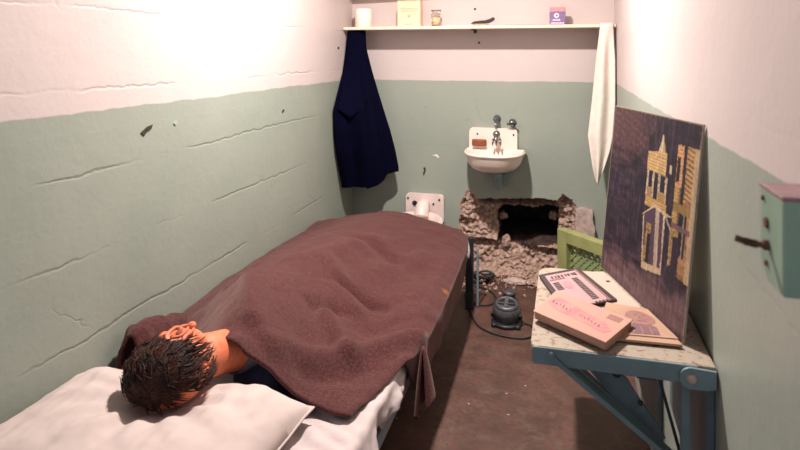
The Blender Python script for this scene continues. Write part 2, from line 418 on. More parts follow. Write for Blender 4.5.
for i in range(NX + 1):
    col = []
    for j in range(NZ + 1):
        x = bx0 + (bx1 - bx0) * i / NX; z = bz1 * j / NZ
        wx, wz = wob(x, z); q = (wx, max(wz, 0.001))
        y = 0.0; k = 0
        if inside(q, HOLE):
            k = 1
            d = pdist(q, HOLE[1:-1])
            dep = 0.045 * sstep(0, 0.02, d) + 0.05 * sstep(0.0, 0.16, d)
            if z > 0.37: dep += 0.10 * sstep(0.37, 0.40, z) * sstep(0.77, 0.81, x) * (1 - sstep(1.19, 1.23, x))
            lump = noise.voronoi(Vector((x * 42, z * 42, 0.3)))[0][0]
            lump2 = noise.voronoi(Vector((x * 85, z * 85, 2.3)))[0][0]
            dep += (0.028 * (lump - 0.35) + 0.018 * (lump2 - 0.4) + 0.030 * fbm(x * 13, z * 17, 4) + 0.012 * fbm(x * 45, z * 60, 8)) * sstep(0, 0.015, d)
            if x < 0.88: dep -= 0.055 * sstep(0, 0.03, d) * sstep(0.88, 0.81, x) * sstep(0.02, 0.3, z)
            if z < 0.16: dep -= 0.16 * (1 - z / 0.16) ** 1.3 * sstep(0, 0.05, d)
            y = dep
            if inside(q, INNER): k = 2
        col.append((bm.verts.new((x, y, z)), k))
    V.append(col)
ring = []
for i in range(NX):
    for j in range(NZ):
        q = [V[i][j], V[i + 1][j], V[i + 1][j + 1], V[i][j + 1]]
        ks = [a[1] for a in q]
        if ks.count(2) >= 3: continue
        f = bm.faces.new([a[0] for a in q])
        f.material_index = 1 if ks.count(0) <= 2 else 0
        f.smooth = f.material_index == 1
# extrude the rim of the opening back through the thickness of the wall
rim = [e for e in bm.edges if e.is_boundary and all(INNER and bx0 + .1 < v.co.x < bx1 - .1 and .08 < v.co.z < .5 for v in e.verts)]
r = bmesh.ops.extrude_edge_only(bm, edges=rim)
for v in [g for g in r['geom'] if isinstance(g, bmesh.types.BMVert)]:
    v.co.y = 0.24 + 0.02 * fbm(v.co.x * 20, v.co.z * 20, 3)
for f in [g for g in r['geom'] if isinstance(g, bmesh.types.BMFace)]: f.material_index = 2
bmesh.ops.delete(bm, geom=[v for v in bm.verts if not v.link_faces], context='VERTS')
wb = obj('wall_back', bm, [M['wallb'], M['rock'], M['rockshade']]); struct(wb)
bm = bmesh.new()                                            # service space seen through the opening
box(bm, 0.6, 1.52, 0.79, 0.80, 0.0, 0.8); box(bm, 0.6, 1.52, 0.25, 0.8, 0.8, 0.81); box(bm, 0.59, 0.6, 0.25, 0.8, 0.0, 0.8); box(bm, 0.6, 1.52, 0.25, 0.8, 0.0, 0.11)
struct(obj('wall_recess', bm, M['rockshade']))
# broken slab edge and paint damage belong to the wall
bm = bmesh.new()
pts = [(1.32, .25), (1.315, .33), (1.318, .393), (1.345, .403), (1.38, .40), (1.405, .392), (1.408, .34), (1.418, .30), (1.42, .25), (1.415, .20), (1.325, .18)]
prism(bm, pts, 0.0, 0.035)
for v in bm.verts: v.co = Vector((v.co.x, -v.co.z + 0.002, v.co.y))
bmesh.ops.subdivide_edges(bm, edges=bm.edges[:], cuts=3, use_grid_fill=True)
for v in bm.verts: v.co += Vector((fbm(v.co.x * 40, v.co.z * 40), fbm(v.co.x * 40, v.co.z * 40, 5), fbm(v.co.x * 40, v.co.z * 40, 9))) * 0.005
obj('broken_slab', bm, M['chunkpaint'], wb)
def patch(name, pts, y, m, parent, plane='y'):
    bm = bmesh.new(); prism(bm, pts, 0.0, 0.003)
    for v in bm.verts:
        v.co = Vector((v.co.x, y - v.co.z, v.co.y)) if plane == 'y' else Vector((0.0 + v.co.z, v.co.x, v.co.y))
    obj(name, bm, m, parent)
patch('bare_plaster_patch', [(.500, .653), (.528, .661), (.545, .640), (.533, .642), (.521, .650)], 0, M['bare'], wb)
patch('dark_chip', [(.446, .577), (.459, .580), (.462, .562), (.455, .543), (.448, .527), (.445, .546), (.453, .563)], 0, M['darkhole'], wb)
patch('dark_chip', [(-1.93, 1.015), (-1.90, 1.030), (-1.875, 1.034), (-1.883, 1.020), (-1.905, 1.014), (-1.915, 1.003)], 0, M['darkhole'], wl, 'x')
patch('dark_chip', [(-1.768, 1.026), (-1.755, 1.034), (-1.746, 1.026), (-1.758, 1.018)], 0, M['greenpaint'], wl, 'x')
patch('dark_chip', [(-.965, .990), (-.953, 1.000), (-.942, .994), (-.957, .983)], 0, M['darkhole'], wl, 'x')
for (x, z) in ((.755, 1.516), (.755, 1.385), (.778, 1.32)):
    bm = bmesh.new(); lathe(bm, [(0.007, 0), (0.006, 0.004), (0.0, 0.006)], 10, M4=at((x, 0, z), 'y')); obj('screw_head', bm, M['darkmetal'], wb)
bm = bmesh.new(); lathe(bm, [(0.008, 0), (0.006, 0.006), (0.0, 0.008)], 10, M4=Matrix.Translation((0, -.247, 1.289)) @ Matrix.Rotation(math.pi / 2, 4, 'Y')); obj('screw_head', bm, M['darkmetal'], wl)

# upper shelf board just above the frame; its shadow falls on the back wall
bm = bmesh.new(); box(bm, 0.002, XR - 0.002, -0.165, -0.001, 1.660, 1.678, rot=Matrix.Rotation(math.radians(-1.8), 3, 'Y'))
us = obj('upper_shelf', bm, M['shelfwood']); struct(us)
# lamp fitting on the ceiling that holds the light
lf = thing('ceiling_light', 'round white ceiling lamp fitting above the middle of the cell', 'ceiling light', (0.76, -1.43, H))
bm = bmesh.new(); lathe(bm, [(0.06, 0), (0.06, -0.02), (0.03, -0.04), (0.025, -0.07)], 20, M4=at((0.76, -1.43, H))); obj('base', bm, M['enamel'], lf)

# ------------------------------------------------------------------ shelf and what stands on it
sh = thing('wall_shelf', 'long narrow cream wooden shelf across the back wall above the sink', 'shelf', (0.76, 0, 1.395))
bm = bmesh.new(); box(bm, 0.003, XR - 0.003, -0.172, -0.001, 1.395, 1.412, bev=0.002); obj('board', bm, M['shelfwood'], sh)
for x in (0.06, 0.757, 1.44):
    bm = bmesh.new(); box(bm, x - 0.008, x + 0.008, -0.12, -0.001, 1.390, 1.395); box(bm, x - 0.008, x + 0.008, -0.006, -0.001, 1.375, 1.393); obj('bracket', bm, M['darkmetal'] if x == .757 else M['shelfwood'], sh)
SZ = 1.412
FX = (1.009, 1, 1.05, 0, 0, -.05 * SZ)
t = thing('paper_roll', 'white toilet paper roll standing at the left end of the shelf', 'toilet paper', (.10, -.09, SZ))
bm = bmesh.new(); lathe(bm, [(.018, .105), (.047, .105), (.05, .102), (.05, .003), (.047, 0), (.018, 0)], 32, M4=at((.10, -.09, SZ))); obj('roll', bm, M['paper'], t, True)
bm = bmesh.new(); lathe(bm, [(.018, .104), (.018, .001), (.016, .001), (.016, .104)], 24, M4=at((.10, -.09, SZ))); obj('core', bm, M['wood'], t, True)
t = thing('cardboard_box', 'tall cream cardboard box on the shelf between paper roll and glass', 'box', (.383, -.085, SZ))
bm = bmesh.new(); box(bm, .315, .451, -.115, -.05, SZ, SZ + .145, bev=.002); obj('carton', bm, M['cream'], t)
bm = bmesh.new(); box(bm, .325, .441, -.1156, -.1148, SZ + .098, SZ + .101); box(bm, .335, .431, -.1156, -.1148, SZ + .086, SZ + .089)
obj('printed_band', bm, M['creamline'], t)
bm = bmesh.new(); box(bm, .376, .392, -.1156, -.1148, SZ + .05, SZ + .066); obj('printed_mark', bm, M['creamline'], t)
bm = bmesh.new(); box(bm, .362, .40, -.1156, -.1148, SZ + .012, SZ + .017); obj('printed_mark', bm, M['creamline'], t)
t = thing('drinking_glass', 'small clear glass tumbler with tan contents on the shelf beside cream box', 'glass', (.538, -.09, SZ))
bm = bmesh.new(); lathe(bm, [(.0, .001), (.026, .001), (.029, .09), (.027, .09), (.0245, .006), (.0, .006)], 28, M4=at((.538, -.09, SZ))); obj('tumbler', bm, M['glass'], t, True)
bm = bmesh.new(); lathe(bm, [(.0, .007), (.023, .007), (.0243, .05), (.0, .05)], 24, M4=at((.538, -.09, SZ))); obj('contents', bm, M['amber'], t, True)
bm = bmesh.new(); lathe(bm, [(.0292, .086), (.030, .088), (.0292, .0905), (.0268, .0905)], 24, M4=at((.538, -.09, SZ))); obj('rim', bm, M['chrome'], t, True)
t = thing('brush', 'dark brown brush with raised handle lying on the middle of the shelf', 'brush', (.80, -.10, SZ))
bm = bmesh.new(); box(bm, .75, .835, -.122, -.08, SZ, SZ + .012, bev=.003); obj('bristles', bm, M['wood'], t)
bm = bmesh.new()
pts = [(.742, .012), (.757, .024), (.79, .028), (.822, .030), (.845, .036), (.866, .046), (.872, .040), (.867, .029), (.84, .016), (.80, .012)]
prism(bm, pts, -.122, -.078)
for v in bm.verts: v.co = Vector((v.co.x, v.co.z, SZ + v.co.y))
obj('handle', bm, M['brown'], t)
t = thing('wooden_stick', 'thin flat wooden stick lying on the shelf beside the purple packet', 'stick', (1.04, -.10, SZ))
bm = bmesh.new(); box(bm, .93, 1.155, -.112, -.092, SZ, SZ + .006, bev=.001); obj('strip', bm, M['wood'], t)
t = thing('packet', 'small purple packet with white print and pink top on the shelf', 'packet', (1.21, -.095, SZ))
bm = bmesh.new(); box(bm, 1.168, 1.252, -.112, -.078, SZ, SZ + .07, bev=.002); obj('carton', bm, M['purple'], t)
bm = bmesh.new(); box(bm, 1.169, 1.251, -.111, -.079, SZ + .069, SZ + .094, bev=.003); obj('lid', bm, M['pinktop'], t)
bm = bmesh.new(); lathe(bm, [(.0, .0), (.013, .0), (.013, .001), (0, .001)], 18, M4=at((1.205, -.112, SZ + .05), 'y'))
for k in range(5): box(bm, 1.186 + k * .008, 1.191 + k * .008, -.1132, -.112, SZ + .022, SZ + .031)
for k in range(9): box(bm, 1.178 + k * .0075, 1.183 + k * .0075, -.1132, -.112, SZ + .007, SZ + .014)
obj('emblem', bm, M['whiteprint'], t)
bm = bmesh.new(); lathe(bm, [(.004, .0), (.006, .0), (.006, .0016), (.004, .0016)], 14, M4=at((1.207, -.112, SZ + .05), 'y')); obj('emblem_centre', bm, M['purple'], t)

# ------------------------------------------------------------------ coat in the left corner
FX = (1, 1, 1, 0, 0, 0)
coat = thing('coat', 'dark navy wool coat hanging from the left end of the shelf in the corner', 'coat', (.06, -.15, 1.39))
ZS = [1.397, 1.36, 1.29, 1.16, .945, .81, .70, .60, .49]
LX = [.024, .020, .014, .012, .012, .012, .014, .017, .02]; LY = [-.150, -.152, -.157, -.20, -.355, -.345, -.322, -.28, -.24]
RX = [.124, .127, .130, .164, .230, .275, .303, .324, .329]; RY = [-.125, -.12, -.12, -.12, -.118, -.115, -.11, -.11, -.11]
TH = [.018, .022, .026, .036, .05, .052, .05, .046, .044]
z_, th = ZS[::-1], None
def coatpt(a, v):
    zt = 1.397
    s = 1 if a < .5 else -1
    t_ = a * 2 if a < .5 else (1 - a) * 2
    hem = .486 + .005 * math.sin(t_ * 9) + .082 * sstep(.25, 1, t_) - .012 * sstep(.40, .43, t_) * (1 - sstep(.74, .78, t_))
    z = zt + (hem - zt) * v
    g = lambda Q: interp(z, ZS[::-1], Q[::-1])
    L = Vector((g(LX), g(LY), 0)); R_ = Vector((g(RX), g(RY), 0)); d = R_ - L
    n = Vector((-d.y, d.x, 0)).normalized() * -1
    w = g(TH)
    fold = .35 * math.sin(t_ * 11 + z * 3) * sstep(1.35, .9, z) + .25 * math.sin(t_ * 23 + 1.3 - z * 4) * sstep(1.25, .7, z)
    off = w * (math.sin(math.pi * t_) ** .6) * (1.0 + fold if s > 0 else -.35)
    p = L + d * t_ + n * off
    return Vector((max(p.x, .006), min(p.y, -.006), z))
bm = bmesh.new(); grid(bm, coatpt, 96, 60); bmesh.ops.remove_doubles(bm, verts=bm.verts[:], dist=.0008)
obj('coat_body', bm, M['coat'], coat, True)
def lapelpt(u, v):
    z = 1.09 - .14 * v
    g = lambda Q: interp(z, ZS[::-1], Q[::-1])
    L = Vector((g(LX), g(LY), 0)); R_ = Vector((g(RX), g(RY), 0)); d = R_ - L; n = Vector((d.y, -d.x, 0)).normalized()
    t_ = .04 + (.62 * (1 - abs(v - .3)) * u)
    p = L + d * t_ + n * (g(TH) * (math.sin(math.pi * t_) ** .6) * 1.15 + .010 + .012 * u)
    return Vector((max(p.x, .01), p.y, z - .05 * u))
bm = bmesh.new(); grid(bm, lapelpt, 12, 16); lap = obj('lapel', bm, M['coat'], coat, True); modify(lap, 'SOLIDIFY', thickness=.006)
bm = bmesh.new(); tube(bm, catmull([(.07, -.10, 1.393), (.07, -.15, 1.394), (.07, -.165, 1.390), (.07, -.16, 1.380)], 5), .004, 8); obj('hanging_loop', bm, M['coatdark'], coat)

# ------------------------------------------------------------------ towel on the right
tw = thing('towel', 'white cotton towel hanging from the right end of the shelf', 'towel', (1.46, -.13, 1.40))
ZT = [.575, .66, .748, .80, .827, 1.012, 1.223, 1.33, 1.40]
TL = [1.418, 1.400, 1.387, 1.380, 1.377, 1.398, 1.418, 1.430, 1.438]
TR = [1.426, 1.458, 1.485, 1.495, 1.499, 1.512, 1.510, 1.505, 1.502]
def towpt(u, v):
    z = .575 + (1.412 - .575) * v
    x0, x1 = interp(z, ZT, TL), interp(z, ZT, TR)
    return Vector((x0 + (x1 - x0) * u, -.182 + .014 * math.sin(u * 8.5 + z * 1.5) * sstep(1.4, 1.2, z) - .012 * math.sin(u * 3.1), z))
bm = bmesh.new(); grid(bm, towpt, 24, 60)
grid(bm, lambda u, v: Vector((1.438 + .064 * u, -.182 + .10 * v, 1.414 + .005 * math.sin(v * math.pi))), 6, 8)
o = obj('front_fall', bm, M['towel'], tw, True); modify(o, 'SOLIDIFY', thickness=.004, offset=0)
def towpt2(u, v):
    z = .93 + (1.39 - .93) * v
    return Vector((1.504 + .012 * u, -.165 + .055 * u + .006 * math.sin(u * 9 + z * 4), z))
bm = bmesh.new(); grid(bm, towpt2, 12, 30); o = obj('back_fall', bm, M['towel'], tw, True); modify(o, 'SOLIDIFY', thickness=.003, offset=0)

# ------------------------------------------------------------------ sink
FX = (.951, .97, .948, .02, 0, -.052)
sk = thing('sink', 'small white enamel wall sink with dark taps above the broken hole', 'sink', (.905, 0, .80))
bm = bmesh.new()
prism(bm, rrect(.742, 1.030, .775, .930, .025), .002, .030, bev=.005)
for v in bm.verts: v.co = Vector((v.co.x, -v.co.z, v.co.y))
obj('splashback', bm, M['enamel'], sk)
bm = bmesh.new()
SCX, SA, SD = .905, .170, .30
def dshape(sc, z, back):
    pts = []
    n = 40
    for k in range(n + 1):
        a = math.pi * k / n
        x = SA * sc * math.copysign(abs(math.cos(a)) ** .75, math.cos(a)); y = -.10 - (SD - .10) * sc * math.sin(a) ** .85
        pts.append(Vector((SCX + x, y, z)))
    pts.append(Vector((SCX - SA * sc, back, z))); pts.append(Vector((SCX + SA * sc, back, z)))
    return pts
prof = [(.30, .688), (.55, .694), (.78, .712), (.92, .745), (.975, .780), (1.0, .790), (1.035, .797), (1.04, .803), (1.02, .808), (.955, .806), (.90, .790), (.82, .745), (.60, .722), (.2, .715)]
rings = []
for sc, z in prof:
    rings.append([bm.verts.new(p) for p in dshape(sc, z, -.028 if sc > .9 or z < .715 else -.05)])
for A, B in zip(rings, rings[1:]):
    n = len(A)
    for k in range(n): bm.faces.new((A[k], A[(k + 1) % n], B[(k + 1) % n], B[k]))
bm.faces.new(rings[0]); bm.faces.new(rings[-1])
obj('basin', bm, M['enamel'], sk, True)
for x in (.792, 1.008):
    bm = bmesh.new(); lathe(bm, [(.006, 0), (.005, .004), (0, .005)], 10, M4=at((x, -.030, .893), 'y')); obj('bolt', bm, M['darkmetal'], sk)
fx = .912
bm = bmesh.new()
tube(bm, catmull([(fx, -.03, .885), (fx, -.07, .895), (fx, -.10, .888), (fx, -.115, .868)], 5), [.013] * 16, 12)
bmesh.ops.create_uvsphere(bm, u_segments=16, v_segments=10, radius=.022, matrix=Matrix.Translation((fx, -.075, .900)))
for dx in (-.018, .002, .022): tube(bm, [(fx + dx, -.095, .875), (fx + dx * 1.1, -.10, .850), (fx + dx * 1.2, -.10, .835)], [.007, .006, .004], 8)
obj('spout', bm, M['chrome'], sk, True)
for x, z, ang in ((.908, .985, 80), (1.0, .965, 10)):
    v_ = obj('tap', (lambda b: (lathe(b, [(.022, 0), (.022, .006), (.012, .010), (.012, .04), (.018, .042), (.018, .055), (.008, .06), (0, .06)], 16, M4=at((x, -.001, z), 'y')), b)[1])(bmesh.new()), M['chrome'], sk, True)
    bm = bmesh.new(); a = math.radians(ang)
    bar(bm, (x - .028 * math.cos(a), -.055, z - .028 * math.sin(a)), (x + .028 * math.cos(a), -.055, z + .028 * math.sin(a)), .014, .012, (0, 1, 0), bev=.003)
    obj('tap_handle', bm, M['chrome'] if ang > 50 else M['darkmetal'], v_)
bm = bmesh.new(); tube(bm, [(.93, -.15, .69), (.93, -.15, .64)], .022, 14); tube(bm, catmull([(.93, -.15, .645), (.93, -.13, .60), (.93, -.09, .60), (.93, -.06, .62), (.93, -.001, .62)], 5), .018, 12)
box(bm, .898, .962, -.03, -.001, .585, .655, bev=.006); obj('drain_trap', bm, M['pipe'], sk, True)
t = thing('soap_bar', 'orange brown soap bar lying at the left back of the sink', 'soap', (.80, -.055, .842))
bm = bmesh.new(); box(bm, .762, .848, -.062, -.031, .822, .862, bev=.007); obj('bar', bm, M['soap'], t, True)
bm = bmesh.new(); box(bm, .770, .840, -.0635, -.061, .828, .856, bev=.001); obj('worn_face', bm, M['soap'], t)

# ------------------------------------------------------------------ toilet behind the bed
FX = (.946, .95, .85, .017, 0, 0)
to = thing('toilet', 'white enamel toilet with bolted back plate beyond the foot of the bed', 'toilet', (.467, 0, 0))
bm = bmesh.new()
prism(bm, rrect(.348, .590, .30, .502, .022), .002, .028, bev=.006)
for v in bm.verts: v.co = Vector((v.co.x, -v.co.z, v.co.y))
obj('back_plate', bm, M['oldenamel'], to)
bm = bmesh.new()
cx = .465
prof = [(.5, .0), (.48, .06), (.55, .14), (.80, .24), (.97, .32), (1.0, .375), (1.0, .390), (.95, .394), (.84, .390), (.78, .36), (.6, .25), (.2, .18)]
lathe(bm, [(r * .165, z) for r, z in prof], 32, M4=Matrix.Translation((cx, -.275, 0)), sy=1.35)
obj('bowl', bm, M['oldenamel'], to, True)
bm = bmesh.new(); tube(bm, catmull([(.468, -.02, .435), (.468, -.07, .43), (.468, -.10, .40), (.468, -.12, .37)], 5), [.036, .037, .038, .04, .04, .042, .044, .046, .046, .046, .046, .046, .046, .046, .046, .046], 16); obj('flush_spout', bm, M['oldenamel'], to, True)
for x, z, m in ((.362, .468, 'darkmetal'), (.562, .468, 'darkmetal'), (.525, .437, 'darkmetal')):
    bm = bmesh.new(); lathe(bm, [(.007, 0), (.006, .005), (0, .006)], 10, M4=at((x, -.028, z), 'y')); obj('bolt', bm, M[m], to)
bm = bmesh.new(); lathe(bm, [(.016, 0), (.016, .004), (.012, .010), (0, .010)], 14, M4=at((.405, -.028, .437), 'y')); obj('push_button', bm, M['brown'], to)

# ------------------------------------------------------------------ rubble, vent, motor, cables
FX = (1, 1, 1, 0, 0, 0)
def rock(name, c, s, seed, m, label, cat, group=None):
    bm = bmesh.new(); bmesh.ops.create_icosphere(bm, subdivisions=3, radius=1.0)
    for v in bm.verts:
        k = 1 + .35 * noise.noise(v.co * 1.7 + Vector((seed, 0, 0))) + .12 * noise.noise(v.co * 5 + Vector((0, seed, 0)))
        v.co = Vector((v.co.x * s[0], v.co.y * s[1], v.co.z * s[2])) * k
    o = obj(name, bm, m); o.location = c
    if label: tag(o, label, cat, group)
    return o
rock('concrete_chunk', (.903, .15, .287), (.026, .032, .023), 1, M['rock'], 'round broken concrete stub at the left edge of the hole opening', 'concrete chunk')
rock('concrete_chunk', (1.197, .15, .308), (.028, .032, .027), 2, M['rock'], 'round broken concrete stub at the right edge of the hole opening', 'concrete chunk')
rock('concrete_chunk', (.930, .03, .172), (.028, .028, .036), 3, M['rock'], 'dark upright concrete lump on the bottom lip of the hole', 'concrete chunk')
rock('concrete_chunk', (.995, -.16, .012), (.060, .028, .018), 4, M['chunkpaint'], 'long pale broken concrete piece on the floor below the hole', 'concrete chunk')
rock('concrete_chunk', (1.11, -.15, .014), (.05, .04, .02), 5, M['rock'], 'flat brown broken concrete piece on the floor left of the green vent', 'concrete chunk')
crumbs = bmesh.new()
for k in range(260):
    x = random.uniform(.68, 1.28); y = -.05 - abs(random.gauss(0, .11)); s = random.uniform(.003, .010)
    r = bmesh.ops.create_icosphere(crumbs, subdivisions=1, radius=s, matrix=Matrix.Translation((x, y, s * .6)))
    for v in r['verts']: v.co += Vector((random.uniform(-1, 1), random.uniform(-1, 1), random.uniform(-1, 1))) * s * .35
o = obj('concrete_crumbs', crumbs, M['rock']); tag(o, 'scatter of small concrete crumbs on the floor under the hole', 'rubble'); o['kind'] = 'stuff'

vt = thing('vent_grille', 'green vent grille with lattice leaning beside the hole behind the painting', 'vent', (1.34, -.51, 0))
A_, B_ = Vector((1.2213, -.385, 0)), Vector((1.475, -.645, 0))
dv = (B_ - A_).normalized(); nv = Vector((dv.y, -dv.x, 0)) if Vector((dv.y, -dv.x, 0)).y < 0 else Vector((-dv.y, dv.x, 0))
WV, HV = (B_ - A_).length, .383
def vbox(bm, u0, u1, z0, z1, n0, n1, bev=.004):
    n = len(bm.verts)
    box(bm, u0, u1, n0, n1, z0, z1, bev=bev)
    bm.verts.ensure_lookup_table()
    for v in bm.verts[n:] if not bev else [w for w in bm.verts if w.index == -1 or w.index >= n]:
        pass
bm = bmesh.new()
for (u0, u1, z0, z1) in ((0, .062, 0, HV), (WV - .05, WV, 0, HV), (.062, WV - .05, HV - .06, HV), (.062, WV - .05, 0, .06)):
    box(bm, u0, u1, -.05, 0, z0, z1, bev=.004)
for v in bm.verts: v.co = A_ + dv * v.co.x + nv * (-v.co.y - .05) + Vector((0, 0, v.co.z))
obj('frame', bm, M['vent'], vt)
bm = bmesh.new()
u0, u1, z0, z1 = .062, WV - .05, .06, HV - .06
for sgn in (1, -1):
    k = -z1
    while k < u1 + z1:
        pts = []
        for zz in (z0, z1):
            pts.append((k + sgn * zz, zz))
        (ua, za), (ub, zb) = pts
        def clip(ua, za, ub, zb):
            for lim, side in ((u0, 1), (u1, -1)):
                fa, fb = (ua - lim) * side, (ub - lim) * side
                if fa < 0 and fb < 0: return None
                if fa < 0: t_ = fa / (fa - fb); ua, za = ua + (ub - ua) * t_, za + (zb - za) * t_
                elif fb < 0: t_ = fb / (fb - fa); ub, zb = ub + (ua - ub) * t_, zb + (za - zb) * t_
            return ua, za, ub, zb
        c_ = clip(ua, za, ub, zb)
        if c_ and abs(c_[1] - c_[3]) > .01:
            a = A_ + dv * c_[0] + nv * (-.030 + .002 * sgn) + Vector((0, 0, c_[1])); b = A_ + dv * c_[2] + nv * (-.030 + .002 * sgn) + Vector((0, 0, c_[3]))
            bar(bm, a, b, .011, .004, up=tuple(dv))
        k += .036
obj('lattice', bm, M['ventlat'], vt)

FX = (.887, .875, .89, .05, -.045, 0)
mo = thing('electric_motor', 'grey domed electric motor standing upright on the floor below the hole', 'motor', (1.068, -.70, 0))
mc = Matrix.Translation((1.068, -.69, 0)) @ Matrix.Rotation(math.radians(12), 4, 'X')
bm = bmesh.new(); lathe(bm, [(.0, .004), (.066, .004), (.070, .01), (.070, .055), (.074, .06), (.074, .078), (.070, .092), (.062, .104), (.052, .110), (.0, .112)], 36, M4=mc); obj('housing', bm, M['motor'], mo, True)
bm = bmesh.new(); lathe(bm, [(.0, .0), (.075, .0), (.08, .006), (.08, .016), (.07, .02), (0, .02)], 32, M4=Matrix.Translation((1.068, -.71, 0)))
for a in (40, 140, 220, 320): lathe(bm, [(.016, 0), (.016, .014), (.010, .02), (0, .02)], 12, M4=Matrix.Translation((1.068 + .078 * math.cos(math.radians(a)), -.71 + .078 * math.sin(math.radians(a)), 0)))
obj('flange', bm, M['darkmetal'], mo, True)
for sgn in (1, -1):
    bm = bmesh.new()
    pts = []
    for k in range(9): a = math.radians(100 + 70 * k / 8) if sgn < 0 else math.radians(80 - 70 * k / 8); pts.append((.042 * math.cos(a), .042 * math.sin(a)))
    pts += [(.040 * sgn, -.012), (.010 * sgn, -.012)]
    prism(bm, pts, .106, .1135)
    for v in bm.verts: v.co = mc @ v.co
    obj('vent_slot', bm, M['black'], mo)
bm = bmesh.new(); lathe(bm, [(.062, .100), (.064, .106), (.052, .118), (.046, .118), (.044, .110)], 32, M4=mc); obj('rim', bm, M['motor'], mo, True)
bm = bmesh.new(); bar(bm, mc @ Vector((0, -.045, .116)), mc @ Vector((0, .045, .116)), .012, .014, bev=.003); bar(bm, mc @ Vector((-.045, -.016, .116)), mc @ Vector((.045, -.016, .116)), .012, .010, bev=.003); obj('cross_bar', bm, M['motor'], mo)
for a in (200, 340):
    bm = bmesh.new(); lathe(bm, [(.010, 0), (.010, .02), (.006, .026), (0, .026)], 12, M4=mc @ Matrix.Translation((.076 * math.cos(math.radians(a)), .076 * math.sin(math.radians(a)), .045))); obj('bolt', bm, M['darkmetal'], mo, True)
t = thing('motor_cap', 'small dark round motor part lying between the grey motor and the rubble', 'motor part', (1.055, -.40, 0))
bm = bmesh.new(); lathe(bm, [(.0, 0), (.044, 0), (.046, .012), (.036, .018), (.034, .036), (.040, .04), (.040, .052), (.028, .058), (0, .06)], 24, M4=at((1.055, -.40, 0))); obj('drum', bm, M['motor'], t, True)
bm = bmesh.new(); box(bm, 1.045, 1.065, -.465, -.43, .002, .026, bev=.004); obj('lug', bm, M['darkmetal'], t)

def cable(name, pts, r, label):
    bm = bmesh.new(); tube(bm, catmull(pts, 8), r, 8); return tag(obj(name, bm, M['cable'], None, True), label, 'cable')
Z_ = .006
cable('cable', [(.80, -.20, Z_), (.83, -.40, Z_), (.86, -.60, Z_), (.92, -.77, Z_), (.99, -.84, Z_), (1.08, -.87, Z_), (1.17, -.865, Z_), (1.22, -.80, Z_), (1.20, -.72, Z_), (1.155, -.69, Z_)], .005, 'long black cable curving in front of the grey motor across the floor')
cable('cable', [(.77, -.30, Z_), (.85, -.26, .012), (.95, -.33, .008), (.985, -.45, Z_), (.93, -.52, Z_), (.85, -.50, .012), (.80, -.42, .014), (.84, -.36, .02), (.92, -.37, .01)], .005, 'looped black cable on the floor between bed leg and motor part')
coil = []
for k in range(60):
    a = k * .55; rr = .05 + .022 * math.sin(k * 1.3)
    coil.append((.86 + rr * math.cos(a) * 1.2, -.16 + rr * math.sin(a) * .8, .008 + .05 * (.5 + .5 * math.sin(k * .73))))
cable('cable', coil, .005, 'tangled heap of thin black cable at the lower left of the hole')

# ------------------------------------------------------------------ bed
FX = (.945, .933, .90, .006, .045, -.035)
bd = thing('bed', 'dark metal prison bed frame along the left wall under the mattress', 'bed', (.43, -1.8, .039))
bm = bmesh.new(); box(bm, .812, .836, -3.05, -.63, .300, .345, bev=.003); obj('side_rail', bm, M['bedblue'], bd)
bm = bmesh.new(); box(bm, .012, .034, -3.05, -.63, .300, .345, bev=.003); obj('side_rail', bm, M['bedblue'], bd)
for y in (-.63, -3.05):
    bm = bmesh.new(); box(bm, .034, .800, y - .012, y + .012, .300, .340, bev=.003); obj('end_rail', bm, M['bedmetal'], bd)
bm = bmesh.new()
for k in range(12): box(bm, .034, .80, -.85 - k * .18, -.82 - k * .18, .318, .326)
obj('slat_base', bm, M['bedmetal'], bd)
for x, y in ((.846, -.63), (.023, -.63), (.838, -3.0), (.023, -3.0)):
    bm = bmesh.new(); box(bm, x - .020, x + .020, y - .018, y + .018, 0.043, .43 if y > -1 and x > .5 else .30, bev=.004); l_ = obj('leg', bm, M['bedmetal'], bd)
    bm = bmesh.new(); box(bm, x - .021, x + .021, y - .021, y + .021, .0395, .051, bev=.003); obj('foot', bm, M['bedmetal'], l_)
bm = bmesh.new(); tube(bm, [(.884, -.60, .045), (.884, -.60, .36)], .006, 8); obj('leg_highlight', bm, M['bedblue'], bd)  # pale rod added to stand for the highlight along a leg edge
ms = bmesh.new(); box(ms, .012, .835, -3.04, -.655, .346, .430, bev=.03)
tag(obj('mattress', ms, M['ticking'], None, True), 'thin pale mattress on the dark metal bed frame', 'mattress')
def sheetpt(u, v):
    y = -3.045 + (2.38) * v
    s = u * 1.0
    if s < .86:
        x = .012 + (.836 - .012) * s / .86; z = .436 + .004 * fbm(x * 14, y * 14) + .006 * sstep(.5, .85, x) * fbm(x * 9 + 3, y * 26, 7) + .009 * sstep(-2.2, -2.4, y) * sstep(.5, .7, x) * (.5 + .5 * math.sin(x * 60 + y * 95 + 3 * fbm(x * 6, y * 6, 4)))
    else:
        q = (s - .86) / .14
        x = .838 + .010 * math.sin(q * 2.2) + .010 * fbm(y * 17, q * 2, 2) * q + .016 * math.sin(y * 24 + 2 * math.sin(y * 5)) * q + .006 * math.sin(y * 63 + 4 * q) * q
        z = .436 - .014 * sstep(0, .3, q) - (.050 + .022 * fbm(y * 9, 3) + .012 * math.sin(y * 31)) * q
        x = max(x, .8385)
    return Vector((x, y, z))
bm = bmesh.new(); grid(bm, sheetpt, 90, 260)
o = obj('bed_sheet', bm, M['sheet'], None, True); modify(o, 'SOLIDIFY', thickness=.003, offset=1)
tag(o, 'rumpled white bed sheet over the mattress showing along the bed edge', 'sheet')

